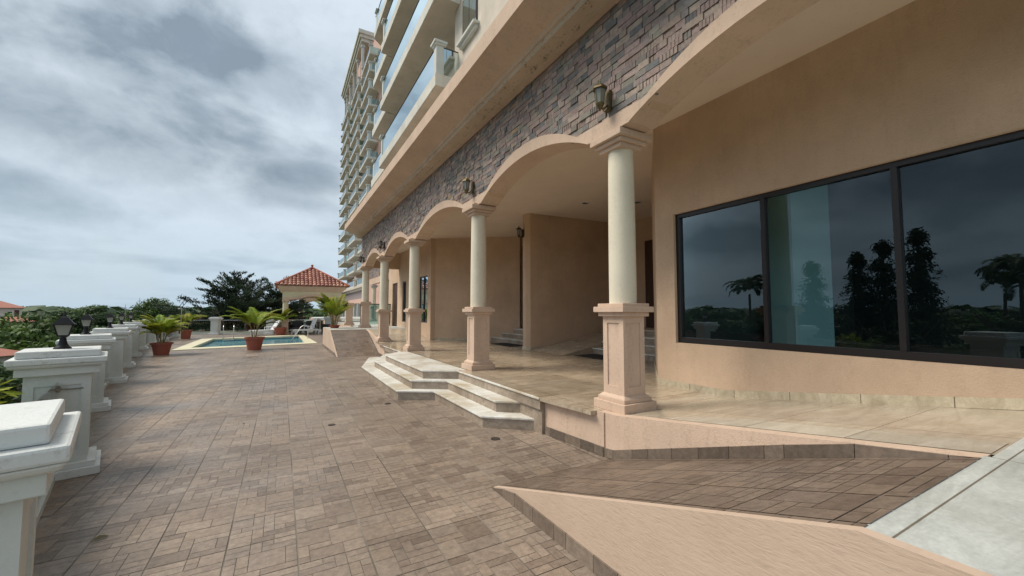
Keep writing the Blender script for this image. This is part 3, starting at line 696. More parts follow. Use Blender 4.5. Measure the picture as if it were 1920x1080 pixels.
for k in range(11):
    arc_=MB(); y=64+k*3.7; arc_.cbox(11.1,y,.45,.45,.0,2.85); L(arc_.build('column',M['white'],tw))
ab=MB(); ab.box(10.85,11.3,62.3,103.6,2.9,3.6); L(ab.build('arch_band',M['pink'],tw))

# ------------------------------------------------------------------ lanterns, lights, mats, small things
def wall_lantern(x,y,z,label,mat,rz=0):
    t=thing('wall_lantern',label,'lantern',(x,y,z),rz,'lanterns on the building walls')
    b=MB(); b.box(-.045,0,-.05,.05,-.16,.12); b.tube([(-.04,0,-.08),(-.10,0,-.15),(-.17,0,-.15),(-.17,0,-.11)],.012,6); b.tube([(-.04,0,-.13),(-.09,0,-.19),(-.13,0,-.16)],.008,6); b.lathe([(.006,-.2),(.02,-.175),(.05,-.12),(.06,-.095)],8,Matrix.Translation((-.17,0,0)))
    b.build('bracket',mat,t)
    g_=MB(); g_.lathe([(.052,-.09),(.072,.10)],6,Matrix.Translation((-.17,0,0))); g_.build('glass_body',M['lampglass'],t)
    c=MB()
    for k in range(6):
        a=2*PI*k/6; c.tube([(-.17+.056*math.cos(a),.056*math.sin(a),-.095),(-.17+.077*math.cos(a),.077*math.sin(a),.105)],.006,4)
    c.lathe([(.06,-.10),(.06,-.088)],6,Matrix.Translation((-.17,0,0)))
    c.lathe([(.105,.10),(.10,.125),(.06,.165),(.02,.18),(.012,.20),(.015,.215),(.003,.24)],6,Matrix.Translation((-.17,0,0)))
    c.build('cap',mat,t); t.scale=(.82,.82,.80); return t
wall_lantern(AX+.015,3.27,3.84,'aged brass wall lantern above the nearest column, largest on the slate band',M['bronze'])
wall_lantern(AX+.015,6.95,3.86,'brass wall lantern on slate above the second column from the window',M['bronze'])
wall_lantern(AX+.015,14.6,3.86,'dark wall lantern on slate above the fourth column, far along the colonnade',M['dbronze'])
wall_lantern(AX+.015,18.7,3.80,'small dark wall lantern at the far corner of the colonnade',M['dbronze'])
wall_lantern(5.87,9.72,3.72,'dark wall lantern on the edge of the fin wall inside the porch',M['dbronze'])
for (x,y,l) in ((6.6,7.9,'recessed ceiling downlight in front of the fin wall'),(7.7,7.2,'recessed ceiling downlight nearer the porch door')):
    t=thing('downlight',l,'ceiling light',(x,y,4.25)); m=MB(); m.lathe([(.10,-.012),(.10,-.001),(.07,-.001),(.07,-.012)],20); m.build('trim_ring',M['plastic'],t); m=MB(); m.lathe([(.068,-.006),(.068,-.002)],20); m.build('lens',M['lampglass'],t)
def mat_(pts,z,l):
    m=MB(); m.prism(pts,z,z+.014); tag(m.build('doormat',M['mat']),l,'doormat')
mat_([(6.12,6.75),(6.75,6.75),(6.75,7.75),(6.12,7.75)],.452,'black rubber doormat in front of the right hand porch steps')
mat_([(6.0,10.7),(6.55,10.7),(6.55,12.0),(6.0,12.0)],.452,'black rubber doormat left of the fin wall before the far steps')
# drain covers and leaf
def cover(x,y,r,l):
    m=MB(); m.lathe([(r,.001),(r,.006),(r*.8,.008),(0.001,.008)],20); o=m.build('drain_cover',M['iron']); o.location=(x,y,0); tag(o,l,'drain cover')
import_px=[(2.24,4.35,.055,'round rusty drain cover in paving at the foot of the near steps'),(1.55,6.85,.05,'small round drain cover in paving by the middle of the steps'),(.62,5.95,.045,'small drain cover out in the open paving')]
for a in import_px: cover(*a)
lfm=MB(); 
pts=[(-.045,0,.004),(-.02,.012,.018),(0,.015,.024),(.022,.011,.018),(.045,0,.006),(.022,-.011,.012),(0,-.014,.014),(-.02,-.01,.010)]
for i in range(1,7): lfm.face([pts[0],pts[i],pts[i+1]])
o=lfm.build('fallen_leaf',M['leafdry']); o.location=(-1.0,3.75,.0); o.rotation_euler=(0,0,.5); tag(o,'curled dry olive leaf lying on the paving near the parapet','leaf')
for q,(lx,ly,lr,lt) in enumerate([(.9,4.4,2.2,'tiny curled leaf on the open paving left of the steps'),(-.4,6.6,.9,'tiny curled leaf further out on the paving by the parapet'),(2.05,2.95,1.7,'tiny leaf fragment on the paving at the foot of the near ramp'),(.35,8.8,.2,'tiny leaf speck in the middle of the terrace')]):
    q_=o.copy(); C.objects.link(q_); q_.location=(lx,ly,0); q_.rotation_euler=(0,0,lr); q_.scale=(.38,.38,.4); q_['label']=lt
o2=o.copy(); C.objects.link(o2); o2.location=(-.15,2.8,0); o2.rotation_euler=(0,0,1.2); o2.scale=(.7,.3,.6); o2['label']='thin brown twig like leaf lying on the paving near the camera'
# raised drain spouts; far glass rail at porch end
gl=thing('glass_railing','pale glass railing across the porch end behind the last columns','railing',(4.0,20.7,.8))
m=MB(); m.box(-.65,.7,-.006,.006,.08,1.05); m.build('pane',M['railglass'],gl); m=MB(); m.box(-.7,.75,-.025,.025,1.05,1.09); m.build('handrail',M['frame'],gl)
for x in (-.67,.72): m=MB(); m.cbox(x,0,.04,.04,0,1.05); m.build('post',M['frame'],gl)

# ------------------------------------------------------------------ parapet pillars and lamps
def pillar_parts(t):
    m=MB(); m.cbox(0,0,.60,.60,0,.075); m.cbox(0,0,.53,.53,.075,.125); m.build('base',M['cap'],t,bevel=.006)
    m=MB(); w=.21; pw=.145; dp=.012; z0,z1=.125,.93
    for k in range(4):
        Mx=Matrix.Rotation(k*PI/2,4,'Z'); P=lambda x,y,z: tuple(Mx@Vector((x,y,z)))
        a,b=z0+.1,z1-.1
        m.face([P(-w,-w,z0),P(w,-w,z0),P(pw,-w,a),P(-pw,-w,a)]); m.face([P(w,-w,z0),P(w,-w,z1),P(pw,-w,b),P(pw,-w,a)])
        m.face([P(w,-w,z1),P(-w,-w,z1),P(-pw,-w,b),P(pw,-w,b)]); m.face([P(-w,-w,z1),P(-w,-w,z0),P(-pw,-w,a),P(-pw,-w,b)])
        q=[(-pw,a),(pw,a),(pw,b),(-pw,b)]
        for i in range(4):
            s0,s1=q[i],q[(i+1)%4]; m.face([P(s0[0],-w,s0[1]),P(s1[0],-w,s1[1]),P(s1[0],-w+dp,s1[1]),P(s0[0],-w+dp,s0[1])])
        m.face([P(x,-w+dp,z) for x,z in q])
    m.build('body',M['white'],t)
    m=MB(); m.cbox(0,0,.52,.52,.93,1.0); m.build('neck',M['white'],t,bevel=.004)
    m=MB(); m.frustum(0,0,.57,.61,1.0,1.03); m.cbox(0,0,.62,.62,1.0305,1.085); m.cbox(0,0,.525,.525,1.0855,1.15); m.build('cap',M['cap'],t,bevel=.011)
plabels=['nearest white parapet pillar, cut off at the lower left corner','second white parapet pillar, with a rope stain on its face and black lamp on top','third white parapet pillar along the terrace edge','fourth white parapet pillar along the terrace edge','fifth white parapet pillar along the terrace edge','sixth white parapet pillar, beside the near potted palm','seventh white parapet pillar, just behind the near potted palm','eighth parapet pillar, hidden mostly by the near potted palm','ninth parapet pillar along the left edge beyond the palm','tenth parapet pillar along the left edge at the far corner']
p0=thing('parapet_pillar',plabels[0],'pillar',(PAR[0][0],PAR[0][1],0),math.radians(15),'white pillars along the terrace edge'); pillar_parts(p0)
for i,(x,y) in enumerate(PAR[1:],1):
    dup(p0,(x,y,0),math.radians(15 if i<3 else 11.5 if i<7 else 5),plabels[i])
for i,(x,y) in enumerate([(-3.75,33.0),(-.62,32.05),(2.9,31.2)]):
    dup(p0,(x,y,0),math.radians(-17),['white pillar in the far glass fence left of the pool ladder','white pillar in the far glass fence behind the left lounger','white pillar in the far fence beside the gazebo table'][i],'white pillars of the far pool fence')
LS=.70
lamp=thing('pillar_lamp','largest black post lantern, on the second parapet pillar','lamp',(PAR[1][0],PAR[1][1],1.15),math.radians(15),'black lanterns on the parapet pillars')
m=MB(); m.lathe([(.105,0),(.10,.012),(.075,.03),(.055,.06),(.042,.10),(.036,.135),(.055,.15),(.06,.165)],16); m.build('base',M['black'],lamp,smooth=True)
m=MB(); m.frustum(0,0,.115,.20,.165,.30); m.build('glass_body',M['lampglass'],lamp)
m=MB()
for sx in (-1,1):
    for sy in (-1,1): m.tube([(sx*.060,sy*.060,.16),(sx*.104,sy*.104,.305)],.009,5)
m.frustum(0,0,.13,.12,.155,.17); m.cbox(0,0,.27,.27,.298,.308); m.frustum(0,0,.235,.10,.308,.385); m.frustum(0,0,.10,.03,.385,.415); m.lathe([(.012,.41),(.018,.425),(.006,.44),(.002,.47)],8)
m.build('cap',M['black'],lamp)
ll=['black post lantern on the third parapet pillar','black post lantern on the fourth parapet pillar','black post lantern on the fifth parapet pillar','black post lantern on the sixth parapet pillar']
lamp.scale=(.60,.60,.76)
for i,l in zip((2,3,4,5),ll): dup(lamp,(PAR[i][0]-.04,PAR[i][1]+.05,1.15),math.radians(12),l)
# glass panels between pillars
gnames=['first','second','third','fourth','fifth','sixth','seventh','eighth','ninth']
for i,(a,b) in enumerate(zip(PAR,PAR[1:])):
    A=Vector((*a,0));B=Vector((*b,0)); d=(B-A); ln=d.length; t=thing('glass_parapet',f'{gnames[i]} low glass parapet panel from the near end, between two white pillars','railing',(*(A+B)/2,)[:3],math.atan2(d.y,d.x),'glass panels along the terrace edge')
    h=ln/2-.22; m=MB(); m.box(-h,h,-.006,.006,.06,.86); m.build('pane',M['fenceglass'],t); m=MB(); m.box(-h,h,-.03,.03,0,.06); m.build('rail_foot',M['white'],t)
for i,(a,b) in enumerate([((-5.5,33.6),(-4.05,33.1)),((-3.45,32.9),(-.92,32.15)),((-.32,31.96),(2.6,31.3)),((3.2,31.1),(5.8,30.9))]):
    A=Vector((*a,0));B=Vector((*b,0)); d=(B-A); ln=d.length; t=thing('glass_fence',['far glass fence panel at the left corner of the terrace','far glass fence panel behind the pool ladder','far glass fence panel behind the gazebo columns','far glass fence panel right of the gazebo'][i],'railing',((A+B)/2)[:],math.atan2(d.y,d.x),'glass panels of the far pool fence')
    h=ln/2; m=MB(); m.box(-h,h,-.006,.006,.06,.92); m.build('pane',M['fenceglass'],t); m=MB(); m.box(-h,h,-.02,.02,.92,.965); m.build('handrail',M['steel'],t); m=MB(); m.box(-h,h,-.05,.05,0,.06); m.build('rail_foot',M['white'],t)

# ------------------------------------------------------------------ foliage
def leafquad(mb,c,n,s,asp,r,col):
    a=n.cross(Vector((r.uniform(-1,1),r.uniform(-1,1),r.uniform(-1,1))))
    if a.length<1e-3: a=Vector((1,0,0))
    a.normalize(); b=n.cross(a).normalized()
    mb.face([c-a*s*.5,c+b*s*asp*.5,c+a*s*.5,c-b*s*asp*.5],col)
def crown(seed,n_clump,n_leaf,ls,rx=1.0,rz=.8):
    r=random.Random(seed); mb=MB()
    for i in range(n_clump):
        u=r.uniform(-.55,1); a=r.uniform(0,2*PI); q=math.sqrt(max(0,1-u*u)); rr=r.uniform(.45,1.0)
        c=Vector((q*math.cos(a)*rr*rx,q*math.sin(a)*rr*rx,u*rr*rz)); cr=r.uniform(.18,.34)
        sh=r.uniform(.65,1.25)
        for k in range(n_leaf):
            d=Vector((r.gauss(0,1),r.gauss(0,1),r.gauss(0,1))).normalized(); rad=cr*(r.random()**.4)
            p=c+Vector((d.x*rad*1.2,d.y*rad*1.2,d.z*rad*.7)); n=(d+Vector((0,0,.6))+Vector((r.gauss(0,.4),r.gauss(0,.4),r.gauss(0,.4)))).normalized()
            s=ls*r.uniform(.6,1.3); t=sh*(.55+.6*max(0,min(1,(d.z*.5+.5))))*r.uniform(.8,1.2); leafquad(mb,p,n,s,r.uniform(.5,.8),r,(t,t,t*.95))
    return mb
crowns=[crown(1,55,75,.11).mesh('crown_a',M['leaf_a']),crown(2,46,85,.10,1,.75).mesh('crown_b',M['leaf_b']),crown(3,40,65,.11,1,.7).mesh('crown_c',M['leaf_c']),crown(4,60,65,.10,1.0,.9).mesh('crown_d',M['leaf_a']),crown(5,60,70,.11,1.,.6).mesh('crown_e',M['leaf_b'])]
def trunkmesh(seed):
    r=random.Random(seed); m=MB(); m.tube([(0,0,0),(.02,.01,.5),(0,.03,1)],.045,7,.025)
    for k in range(6):
        a=r.uniform(0,2*PI); m.tube([(0,.02,.75+.04*k),(.2*math.cos(a),.2*math.sin(a),1.05),(.5*math.cos(a),.5*math.sin(a),1.35)],.02,5,.006)
    return m.mesh('trunk',M['bark'])
trunks=[trunkmesh(k) for k in range(3)]
KL=['bright green broadleaf tree in the valley beyond the parapet','dark green dense tree in the valley beyond the parapet','olive brown half dry tree in the valley beyond the parapet','tall rounded green tree in the valley beyond the parapet','low spreading dark tree in the valley beyond the parapet']
def gz(x,y):
    d=math.hypot(x,y); return -8.0+max(0,(d-40))*.018+.5*math.sin(x*.06)*math.cos(y*.045)
def tree(x,y,top,rad,kind,r,label=None,group='trees of the valley'):
    z=gz(x,y); h=top-z
    t=thing('tree',label or KL[kind],'tree',(x,y,z),r.uniform(0,6.28),group)
    rzz=rad*r.uniform(.8,1.1)
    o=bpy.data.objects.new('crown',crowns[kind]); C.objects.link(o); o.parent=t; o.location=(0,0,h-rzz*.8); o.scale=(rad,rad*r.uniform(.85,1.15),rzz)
    o=bpy.data.objects.new('trunk',trunks[kind%3]); C.objects.link(o); o.parent=t; th=max(1.0,h-rzz*.9); o.scale=(th*.7,th*.7,th)
    return t
r=random.Random(77); placed=[]; tries=0; n=0
while n<235 and tries<20000:
    tries+=1
    ang=math.radians(r.uniform(-78,7)); d=14+ (300-14)*(r.random()**1.5)
    x,y=d*math.sin(ang),d*math.cos(ang)
    if x>par_x(max(-1,min(y,34)))-5.5 and y<48: continue
    if x>-9 and y<42: continue
    if -14<x<-6 and y<30 and r.random()<.4: continue
    rad=r.uniform(2.4,4.2)*(1+d/170)
    if any(math.hypot(x-a,y-b)<(rad+c)*.62 for a,b,c in placed): continue
    # open grassy spot near
    if -26<x<-12 and 12<y<24: continue
    lim=1.5-.018*d if d<70 else .25+.0022*d
    top=(-3.6+r.uniform(-1.0,.8)) if d<32 else ((-1.5+r.uniform(-1.3,.7)) if d<70 else (.1+(d-70)*.006+r.uniform(-.9,1.1)))
    placed.append((x,y,rad)); k=r.choice((0,1,3,4,0,1,2,4)); tree(x,y,top,rad,k,r); n+=1
# distinct trees
tree(-20,95,3.7,3.4,3,r,'round dark tree standing above the tree line left of the near potted palm','trees on the skyline')
tree(-32,105.4,2.9,4.6,1,r,'broad tree rising on the skyline behind the parapet lamps','trees on the skyline')
tree(-17.6,94,3.3,2.6,1,r,'smaller dark tree touching the round skyline tree','trees on the skyline')
# feathery dark trees beside the gazebo
def feathery(seed):
    r=random.Random(seed); mb=MB(); tk=MB()
    tk.tube([(0,0,0),(.2,.1,4),(-.1,.3,7),(.1,0,10)],.28,8,.06)
    for k in range(9):
        a=r.uniform(0,2*PI); q=r.uniform(1.5,3.6); z=r.uniform(7,11); tk.tube([(0,0,3+k*.4),(q*.5*math.cos(a),q*.5*math.sin(a),z*.72),(q*math.cos(a),q*math.sin(a),z)],.10,6,.02)
    n=0
    while n<330:
        x,y,z=r.uniform(-1,1),r.uniform(-1,1),r.uniform(-.9,1)
        if x*x+y*y+z*z>1 or x*x+y*y+z*z<.08: continue
        lob=.72+.28*math.sin(3*math.atan2(y,x)+seed)+.16*math.sin(7*x+5*y+seed)
        c0=Vector((x*4.3*lob,y*4.3*lob,7.2+z*4.9*(.8+.25*lob)))
        n+=1; o_=Vector((x,y,.12+.35*max(0,z))).normalized() if abs(x)+abs(y)>.1 else Vector((1,0,.5)).normalized()
        a=r.gauss(0,.55); d=Vector((o_.x*math.cos(a)-o_.y*math.sin(a),o_.x*math.sin(a)+o_.y*math.cos(a),o_.z+r.uniform(-.1,.25))).normalized()
        ln=r.uniform(.8,1.9); sh0=r.uniform(.55,1.5)
        tk.tube([c0-d*ln*.4,c0+d*ln*.6],.018,4,.006)
        s_=d.cross(Vector((0,0,1))).normalized(); m=int(7*ln+3)
        for j in range(m):
            t=j/m; c=c0+d*ln*(t-.3)+Vector((0,0,-.22*t*t*ln))
            for q in range(10):
                w=ln*.22*(1.15-t*.8)+.05; p=c+s_*r.gauss(0,w*.7)+Vector((r.gauss(0,.08),r.gauss(0,.08),r.gauss(0,.055)))
                L_=r.uniform(.12,.30); dd=(d*.7+s_*r.uniform(-1,1)+Vector((0,0,r.uniform(-.25,.5)))).normalized(); nn=Vector((r.gauss(0,.4),r.gauss(0,.4),1)).normalized(); ww_=dd.cross(nn).normalized()*.042; sh=sh0*r.uniform(.75,1.25)
                mb.face([p-ww_,p+dd*L_,p+ww_,p-dd*L_*.2],(sh,sh,sh))
    return mb.mesh('crown',M['leaf_cas']),tk.mesh('trunk',M['bark'])
fe=[feathery(3),feathery(8),feathery(15)]
def ftree(x,y,z,s,k,l,rz=0):
    t=thing('feathery_tree',l,'tree',(x,y,z),rz,'dark feathery trees behind the pool')
    a,b=fe[k]; o=bpy.data.objects.new('crown',a); C.objects.link(o); o.parent=t; o.scale=(s,s,s); o=bpy.data.objects.new('trunk',b); C.objects.link(o); o.parent=t; o.scale=(s,s,s)
ftree(-3.5,43,-6.9,.98,0,'tallest dark feathery tree left of the gazebo, with gaps of sky between its boughs')
ftree(-.2,44.5,-6.6,.92,1,'dark feathery tree directly behind the left gazebo column',1.)
ftree(-2.4,41,-7.6,.90,2,'dark feathery tree filling the middle of the group behind the far pool fence',2.5)
ftree(-5.2,46,-8.2,.86,2,'thin wispy dark tree at the left of the feathery group',4.)
ftree(-8.6,50,-9.4,.86,1,'small feathery tree furthest left, a single tuft above the tree line',.7)

# areca palms
def palm(seed,nf,H,spread,leafl=.30,ncane=7,pot=True,leaflet_n=50):
    r=random.Random(seed); lf=MB(); st_=MB()
    canes=[]
    for i in range(ncane):
        a=r.uniform(0,2*PI); rr=r.uniform(.02,.11); hh=H*r.uniform(.18,.36); b=Vector((rr*math.cos(a),rr*math.sin(a),0)); tip=b+Vector((math.cos(a)*.07,math.sin(a)*.07,hh)); st_.tube([b,(b+tip)/2,tip],.014,6,.009); canes.append((tip,a))
    for i in range(nf):
        tip,a0=canes[i%ncane]; a=a0+r.uniform(-1.3,1.3); ln=r.uniform(.75,1.15)*H*.72; el=r.uniform(.85,1.5); out_=spread*r.uniform(.7,1.2)
        pts=[]; M_=16; p=Vector(tip); e=el
        for j in range(M_+1):
            pts.append(p.copy()); e-=((.55+.9*(j/M_))*out_)/M_*1.9*r.uniform(.9,1.1); p=p+Vector((math.cos(a)*math.cos(e),math.sin(a)*math.cos(e),math.sin(e)))*(ln/M_)
        st_.tube(pts[::2],.007,4,.002)
        side=Vector((-math.sin(a),math.cos(a),0)); tone=r.uniform(.75,1.25); yel=r.random()<.3
        for j in range(leaflet_n):
            t=.22+.78*j/(leaflet_n-1); idx=t*M_; k=min(M_-1,int(idx)); c=pts[k].lerp(pts[k+1],idx-k); dr=(pts[k+1]-pts[k]).normalized(); up_=side.cross(dr)*-1
            if up_.z<0: up_=-up_
            LL=leafl*H/1.6*(math.sin(PI*min(1,(t*.85+.12)))**.7)*r.uniform(.85,1.1)
            for sg in (-1,1):
                d=(side*sg*.75+dr*.62+up_*r.uniform(.1,.35)).normalized(); m1=c+d*LL*.5; e1=m1+(d+Vector((0,0,-.55))).normalized()*LL*.5; w=dr*.0125*H/1.6*1.25
                col=(tone*(1.25 if yel else 1),tone*1.0,tone*.8); lf.face([c-w*.4,m1-w,m1+w,c+w*.4],col); lf.face([m1-w,e1,m1+w],col)
    return lf,st_
def pot_mesh(rt=.24,h=.42):
    m=MB(); m.lathe([(rt*.70,0),(rt*.93,h*.86),(rt*1.06,h*.86),(rt*1.08,h),(rt*.95,h),(rt*.93,h*.9)],28,cap=False); m.face([(rt*.7*math.cos(2*PI*k/28),rt*.7*math.sin(2*PI*k/28),0) for k in range(27,-1,-1)])
    s_=MB(); s_.lathe([(rt*.93,h*.88),(.01,h*.91)],20,cap=False); return m,s_
def potted(x,y,z,seed,nf,H,rt,h,spread,label,ncane=7,rz=0):
    t=thing('potted_palm',label,'potted plant',(x,y,z),rz,'areca palms in clay pots')
    a,b=pot_mesh(rt,h); a.build('pot',M['clay'],t,smooth=True); b.build('soil',M['soil'],t)
    lf,st_=palm(seed,nf,H,spread,ncane=ncane); o=lf.build('fronds',M['frond'],t); o.location=(0,0,h*.88); o=st_.build('canes',M['stem'],t); o.location=(0,0,h*.88)
potted(-3.62,18.5,0,31,44,1.12,.30,.42,.70,'bushy potted areca palm in a clay pot beside the parapet pillars',11)
potted(-.90,19.1,0,12,20,1.45,.33,.50,.66,'tall loose potted palm in a pinkish pot in front of the pool',6)
potted(-4.6,28.6,0,5,30,1.2,.30,.50,.7,'small reddish green potted palm behind the near palm at the pool corner',7)
potted(-.05,30.0,0,9,18,1.45,.36,.50,.62,'potted palm standing beside the left gazebo column',6)
potted(2.0,19.0,.803,44,44,1.35,.22,.12,.45,'dense upright potted palm standing on the landing at the top of the far ramp',12)
# fronds poking up between the first two parapet pillars
pt=thing('palm_plant','yellow green palm fronds poking up outside the parapet between the nearest pillars','plant',(-2.25,4.5,-.9))
lf=MB(); st_=MB(); r=random.Random(4)
for k,(az_,reach,topz) in enumerate([(-.35,.62,1.74),(-.1,.55,1.82),(-.8,.62,1.66),(.5,.4,1.72),(-.2,.35,1.70),(2.6,.4,1.6),(-1.5,.5,1.7)]):
    d_=Vector((math.cos(az_),math.sin(az_),0)); pts=[d_*reach*(t**1.7)+Vector((0,0,topz*math.sin(t*PI*.56)/math.sin(PI*.5))) for t in [i/12 for i in range(13)]]
    st_.tube(pts,.008,5,.003); sd_=Vector((-d_.y,d_.x,0))
    for j in range(60):
        t=.35+.64*j/59; i_=min(11,int(t*12)); c_=pts[i_].lerp(pts[i_+1],t*12-i_); dr_=(pts[i_+1]-pts[i_]).normalized(); L_=.30*math.sin(PI*min(1,t*.8+.12))
        for sg in (-1,1):
            dd=(sd_*sg*.6+dr_*.8+Vector((0,0,.25))).normalized(); m1=c_+dd*L_*.5; e1=m1+(dd+Vector((0,0,-.3))).normalized()*L_*.5; w_=dr_*.011; cc_=(1.3,1.2,.8); lf.face([c_-w_*.4,m1-w_,m1+w_,c_+w_*.4],cc_); lf.face([m1-w_,e1,m1+w_],cc_)
lf.build('fronds',M['frond'],pt); st_.build('canes',M['stem'],pt)

# trees and palms seen mirrored in the big window
def ashoka(seed):
    r=random.Random(seed); mb=MB(); tk=MB(); H=14.5; tk.tube([(0,0,0),(0,0,H)],.2,7,.04)
    for i in range(420):
        z0=1.5+(H-1.6)*r.random(); a=r.uniform(0,2*PI); ln=(1.55-.95*max(0,(z0-2)/H)**1.3)*r.uniform(.6,1.05)*(1 if z0<H-1.2 else .6); d=Vector((math.cos(a),math.sin(a),-.75)).normalized()
        for q in range(15):
            p=Vector((0,0,z0))+d*ln*r.uniform(.3,1)+Vector((r.gauss(0,.09),r.gauss(0,.09),r.gauss(0,.12))); sh=r.uniform(.6,1.2); leafquad(mb,p,(d+Vector((0,0,.9))).normalized(),.26,.4,r,(sh,sh,sh))
    return mb.mesh('crown',M['leaf_cas']),tk.mesh('trunk',M['bark'])
ash=ashoka(2)
for i,(y,zt,x) in enumerate([(14.4,6.3,-30),(13.0,7.1,-30.5),(11.1,7.7,-31),(17.6,5.9,-30)]):
    t=thing('mast_tree','tall narrow drooping mast tree mirrored in the large dark window','tree',(x,y,zt-14.5),i*1.7,'narrow trees mirrored in the window')
    for nm,me in zip(('crown','trunk'),ash): o=bpy.data.objects.new(nm,me); C.objects.link(o); o.parent=t; o.scale=(1.55,1.55,1)
for i,(x,y,zt) in enumerate([(-30,22.9,3.2),(-33,6.6,3.6),(-42,9.0,3.0)]):
    t=thing('coconut_palm','coconut palm with a drooping round head mirrored in the large window','tree',(x,y,-8),i,'coconut palms mirrored in the window')
    m=MB(); m.tube([(0,0,0),(.3,0,5),(.1,.1,zt+8)],.16,8,.1); m.build('trunk',M['bark'],t)
    lf,st_=palm(90+i,26,3.4,1.25,ncane=5,leaflet_n=60); o=lf.build('fronds',M['leaf_b'],t); o.location=(.1,.1,zt+7.4)

rr_=random.Random(55)
for i,(x,y,top,rad) in enumerate([(-27,26,1.9,3.2),(-29,19.5,1.6,3.0),(-33,15,2.2,3.5),(-27,11.5,1.1,2.6),(-29,5.5,1.3,3.0),(-34,2.5,2.4,3.4),(-28,-.5,1.4,3.0),(-30,-6,2.0,3.4)]):
    tree(x,y,top,rad,1,rr_,'dark leafy tree across from the window, mirrored as a black mass in its panes','dark trees mirrored low in the window')
# ------------------------------------------------------------------ gazebo
def gazebo(x0,x1,y0,y1,label,zt=3.2,tiles=True):
    t=thing('gazebo',label,'gazebo',((x0+x1)/2,(y0+y1)/2,0)); hx=(x1-x0)/2; hy=(y1-y0)/2
    for sx in (-1,1):
        for sy in (-1,1):
            c=group_part('column',t,(sx*(hx-.2),sy*(hy-.2),0))
            m=MB(); m.cbox(0,0,.5,.5,0,.1); m.cbox(0,0,.36,.36,.1,.95); m.cbox(0,0,.46,.46,.95,1.03); m.build('pedestal',M['peach'],c,bevel=.006)
            m=MB(); m.lathe([(.17,1.03),(.16,2.3)],24); m.build('shaft',M['gazebo_cream'],c,smooth=True); m=MB(); m.cbox(0,0,.44,.44,2.3,2.36); m.cbox(0,0,.38,.38,2.36,2.42); m.build('capital',M['peach'],c)
    def side(L_,Mx,name):
        m=MB(); n=24; V=[];F=[]
        for i in range(n+1):
            u=-L_+2*L_*i/n; w=L_-.45
            zi=2.42 if abs(u)>w else 2.42+.24*(.5+.5*math.cos(PI*u/w))
            zo=zi+.17
            V+=[Mx@Vector((u,-.17,zi)),Mx@Vector((u,-.17,zo)),Mx@Vector((u,.15,zo)),Mx@Vector((u,.15,zi))]
        for i in range(n):
            a=4*i;b=a+4;F+=[(a,b,b+1,a+1),(a+1,b+1,b+2,a+2),(a+2,b+2,b+3,a+3),(a+3,b+3,b,a)]
        F+=[(0,1,2,3),(4*n,4*n+3,4*n+2,4*n+1)]
        m.add(V,F); m.build('arch_band',M['peach'],t)
        m=MB(); V=[];F=[]
        for i in range(n+1):
            u=-L_+2*L_*i/n; w=L_-.45; zo=(2.42 if abs(u)>w else 2.42+.24*(.5+.5*math.cos(PI*u/w)))+.1
            V+=[Mx@Vector((u,-.145,zo)),Mx@Vector((u,-.145,3.0)),Mx@Vector((u,.12,3.0)),Mx@Vector((u,.12,zo))]
        m.add(V,F2(n)); m.build('beam',M['gazebo_cream'],t)
    def F2(n):
        F=[]
        for i in range(n):
            a=4*i;b=a+4;F+=[(a,b,b+1,a+1),(a+1,b+1,b+2,a+2),(a+2,b+2,b+3,a+3),(a+3,b+3,b,a)]
        return F
    side(hx,Matrix.Translation((0,-hy+.17,0)),'f'); side(hx,Matrix.Translation((0,hy-.17,0))@Matrix.Rotation(PI,4,'Z'),'b')
    side(hy-.34,Matrix.Translation((-hx+.17,0,0))@Matrix.Rotation(-PI/2,4,'Z'),'l'); side(hy-.34,Matrix.Translation((hx-.17,0,0))@Matrix.Rotation(PI/2,4,'Z'),'r')
    m=MB(); m.frustum(0,0,2*hx+.06,2*hx+.16,2.99,3.05,d0=2*hy+.06,d1=2*hy+.16); m.frustum(0,0,2*hx+.16,2*hx+.55,3.05,3.30,d0=2*hy+.16,d1=2*hy+.55); m.cbox(0,0,2*hx+.6,2*hy+.6,3.30,3.36); m.build('eave_cornice',M['peach'],t)
    ex,ey=hx+.42,hy+.42; zr=3.37; ht=1.45
    m=MB(); ap=(0,0,zr+ht); q=[(-ex,-ey,zr),(ex,-ey,zr),(ex,ey,zr),(-ex,ey,zr)]
    for i in range(4): m.face([q[i],q[(i+1)%4],ap])
    m.face(q[::-1]); m.build('roof_deck',M['houseroof'],t)
    m=MB(); r=random.Random(3); tw_=.24; rl=.30
    for k,(e1,e2) in enumerate(((ex,ey),(ey,ex),(ex,ey),(ey,ex))):
        Rz=Matrix.Rotation(k*PI/2,4,'Z'); sl=math.hypot(e2,ht); nrows=int(sl/rl)
        for j in range(nrows):
            t0=j*rl; t1=t0+rl*1.12; ncol=int(2*e1/tw_)
            for i in range(ncol):
                x=-e1+tw_*(i+.5); lim=e1*(1-(t0+.1)/sl)
                if abs(x)>lim: continue
                kk=r.uniform(.8,1.2); c=tuple(v*kk for v in r.choice([(.33,.12,.08),(.38,.155,.105),(.27,.09,.065),(.42,.21,.14)]))
                V=[];ns=5
                for (tt,rr,lift) in ((t0-.02,.115,.045),(min(t1,sl),.095,.015)):
                    yy=-e2+e2*tt/sl; zz=zr+ht*tt/sl
                    for s_ in range(ns+1):
                        a=PI*s_/ns; V.append(Rz@Vector((x-rr*math.cos(a),yy-.3*rr*math.sin(a),zz+lift+rr*.8*math.sin(a)-.02)))
                m.add(V,[(s_,s_+1,ns+2+s_,ns+1+s_) for s_ in range(ns)],c); m.face(V[:ns+1],tuple(v*.6 for v in c))
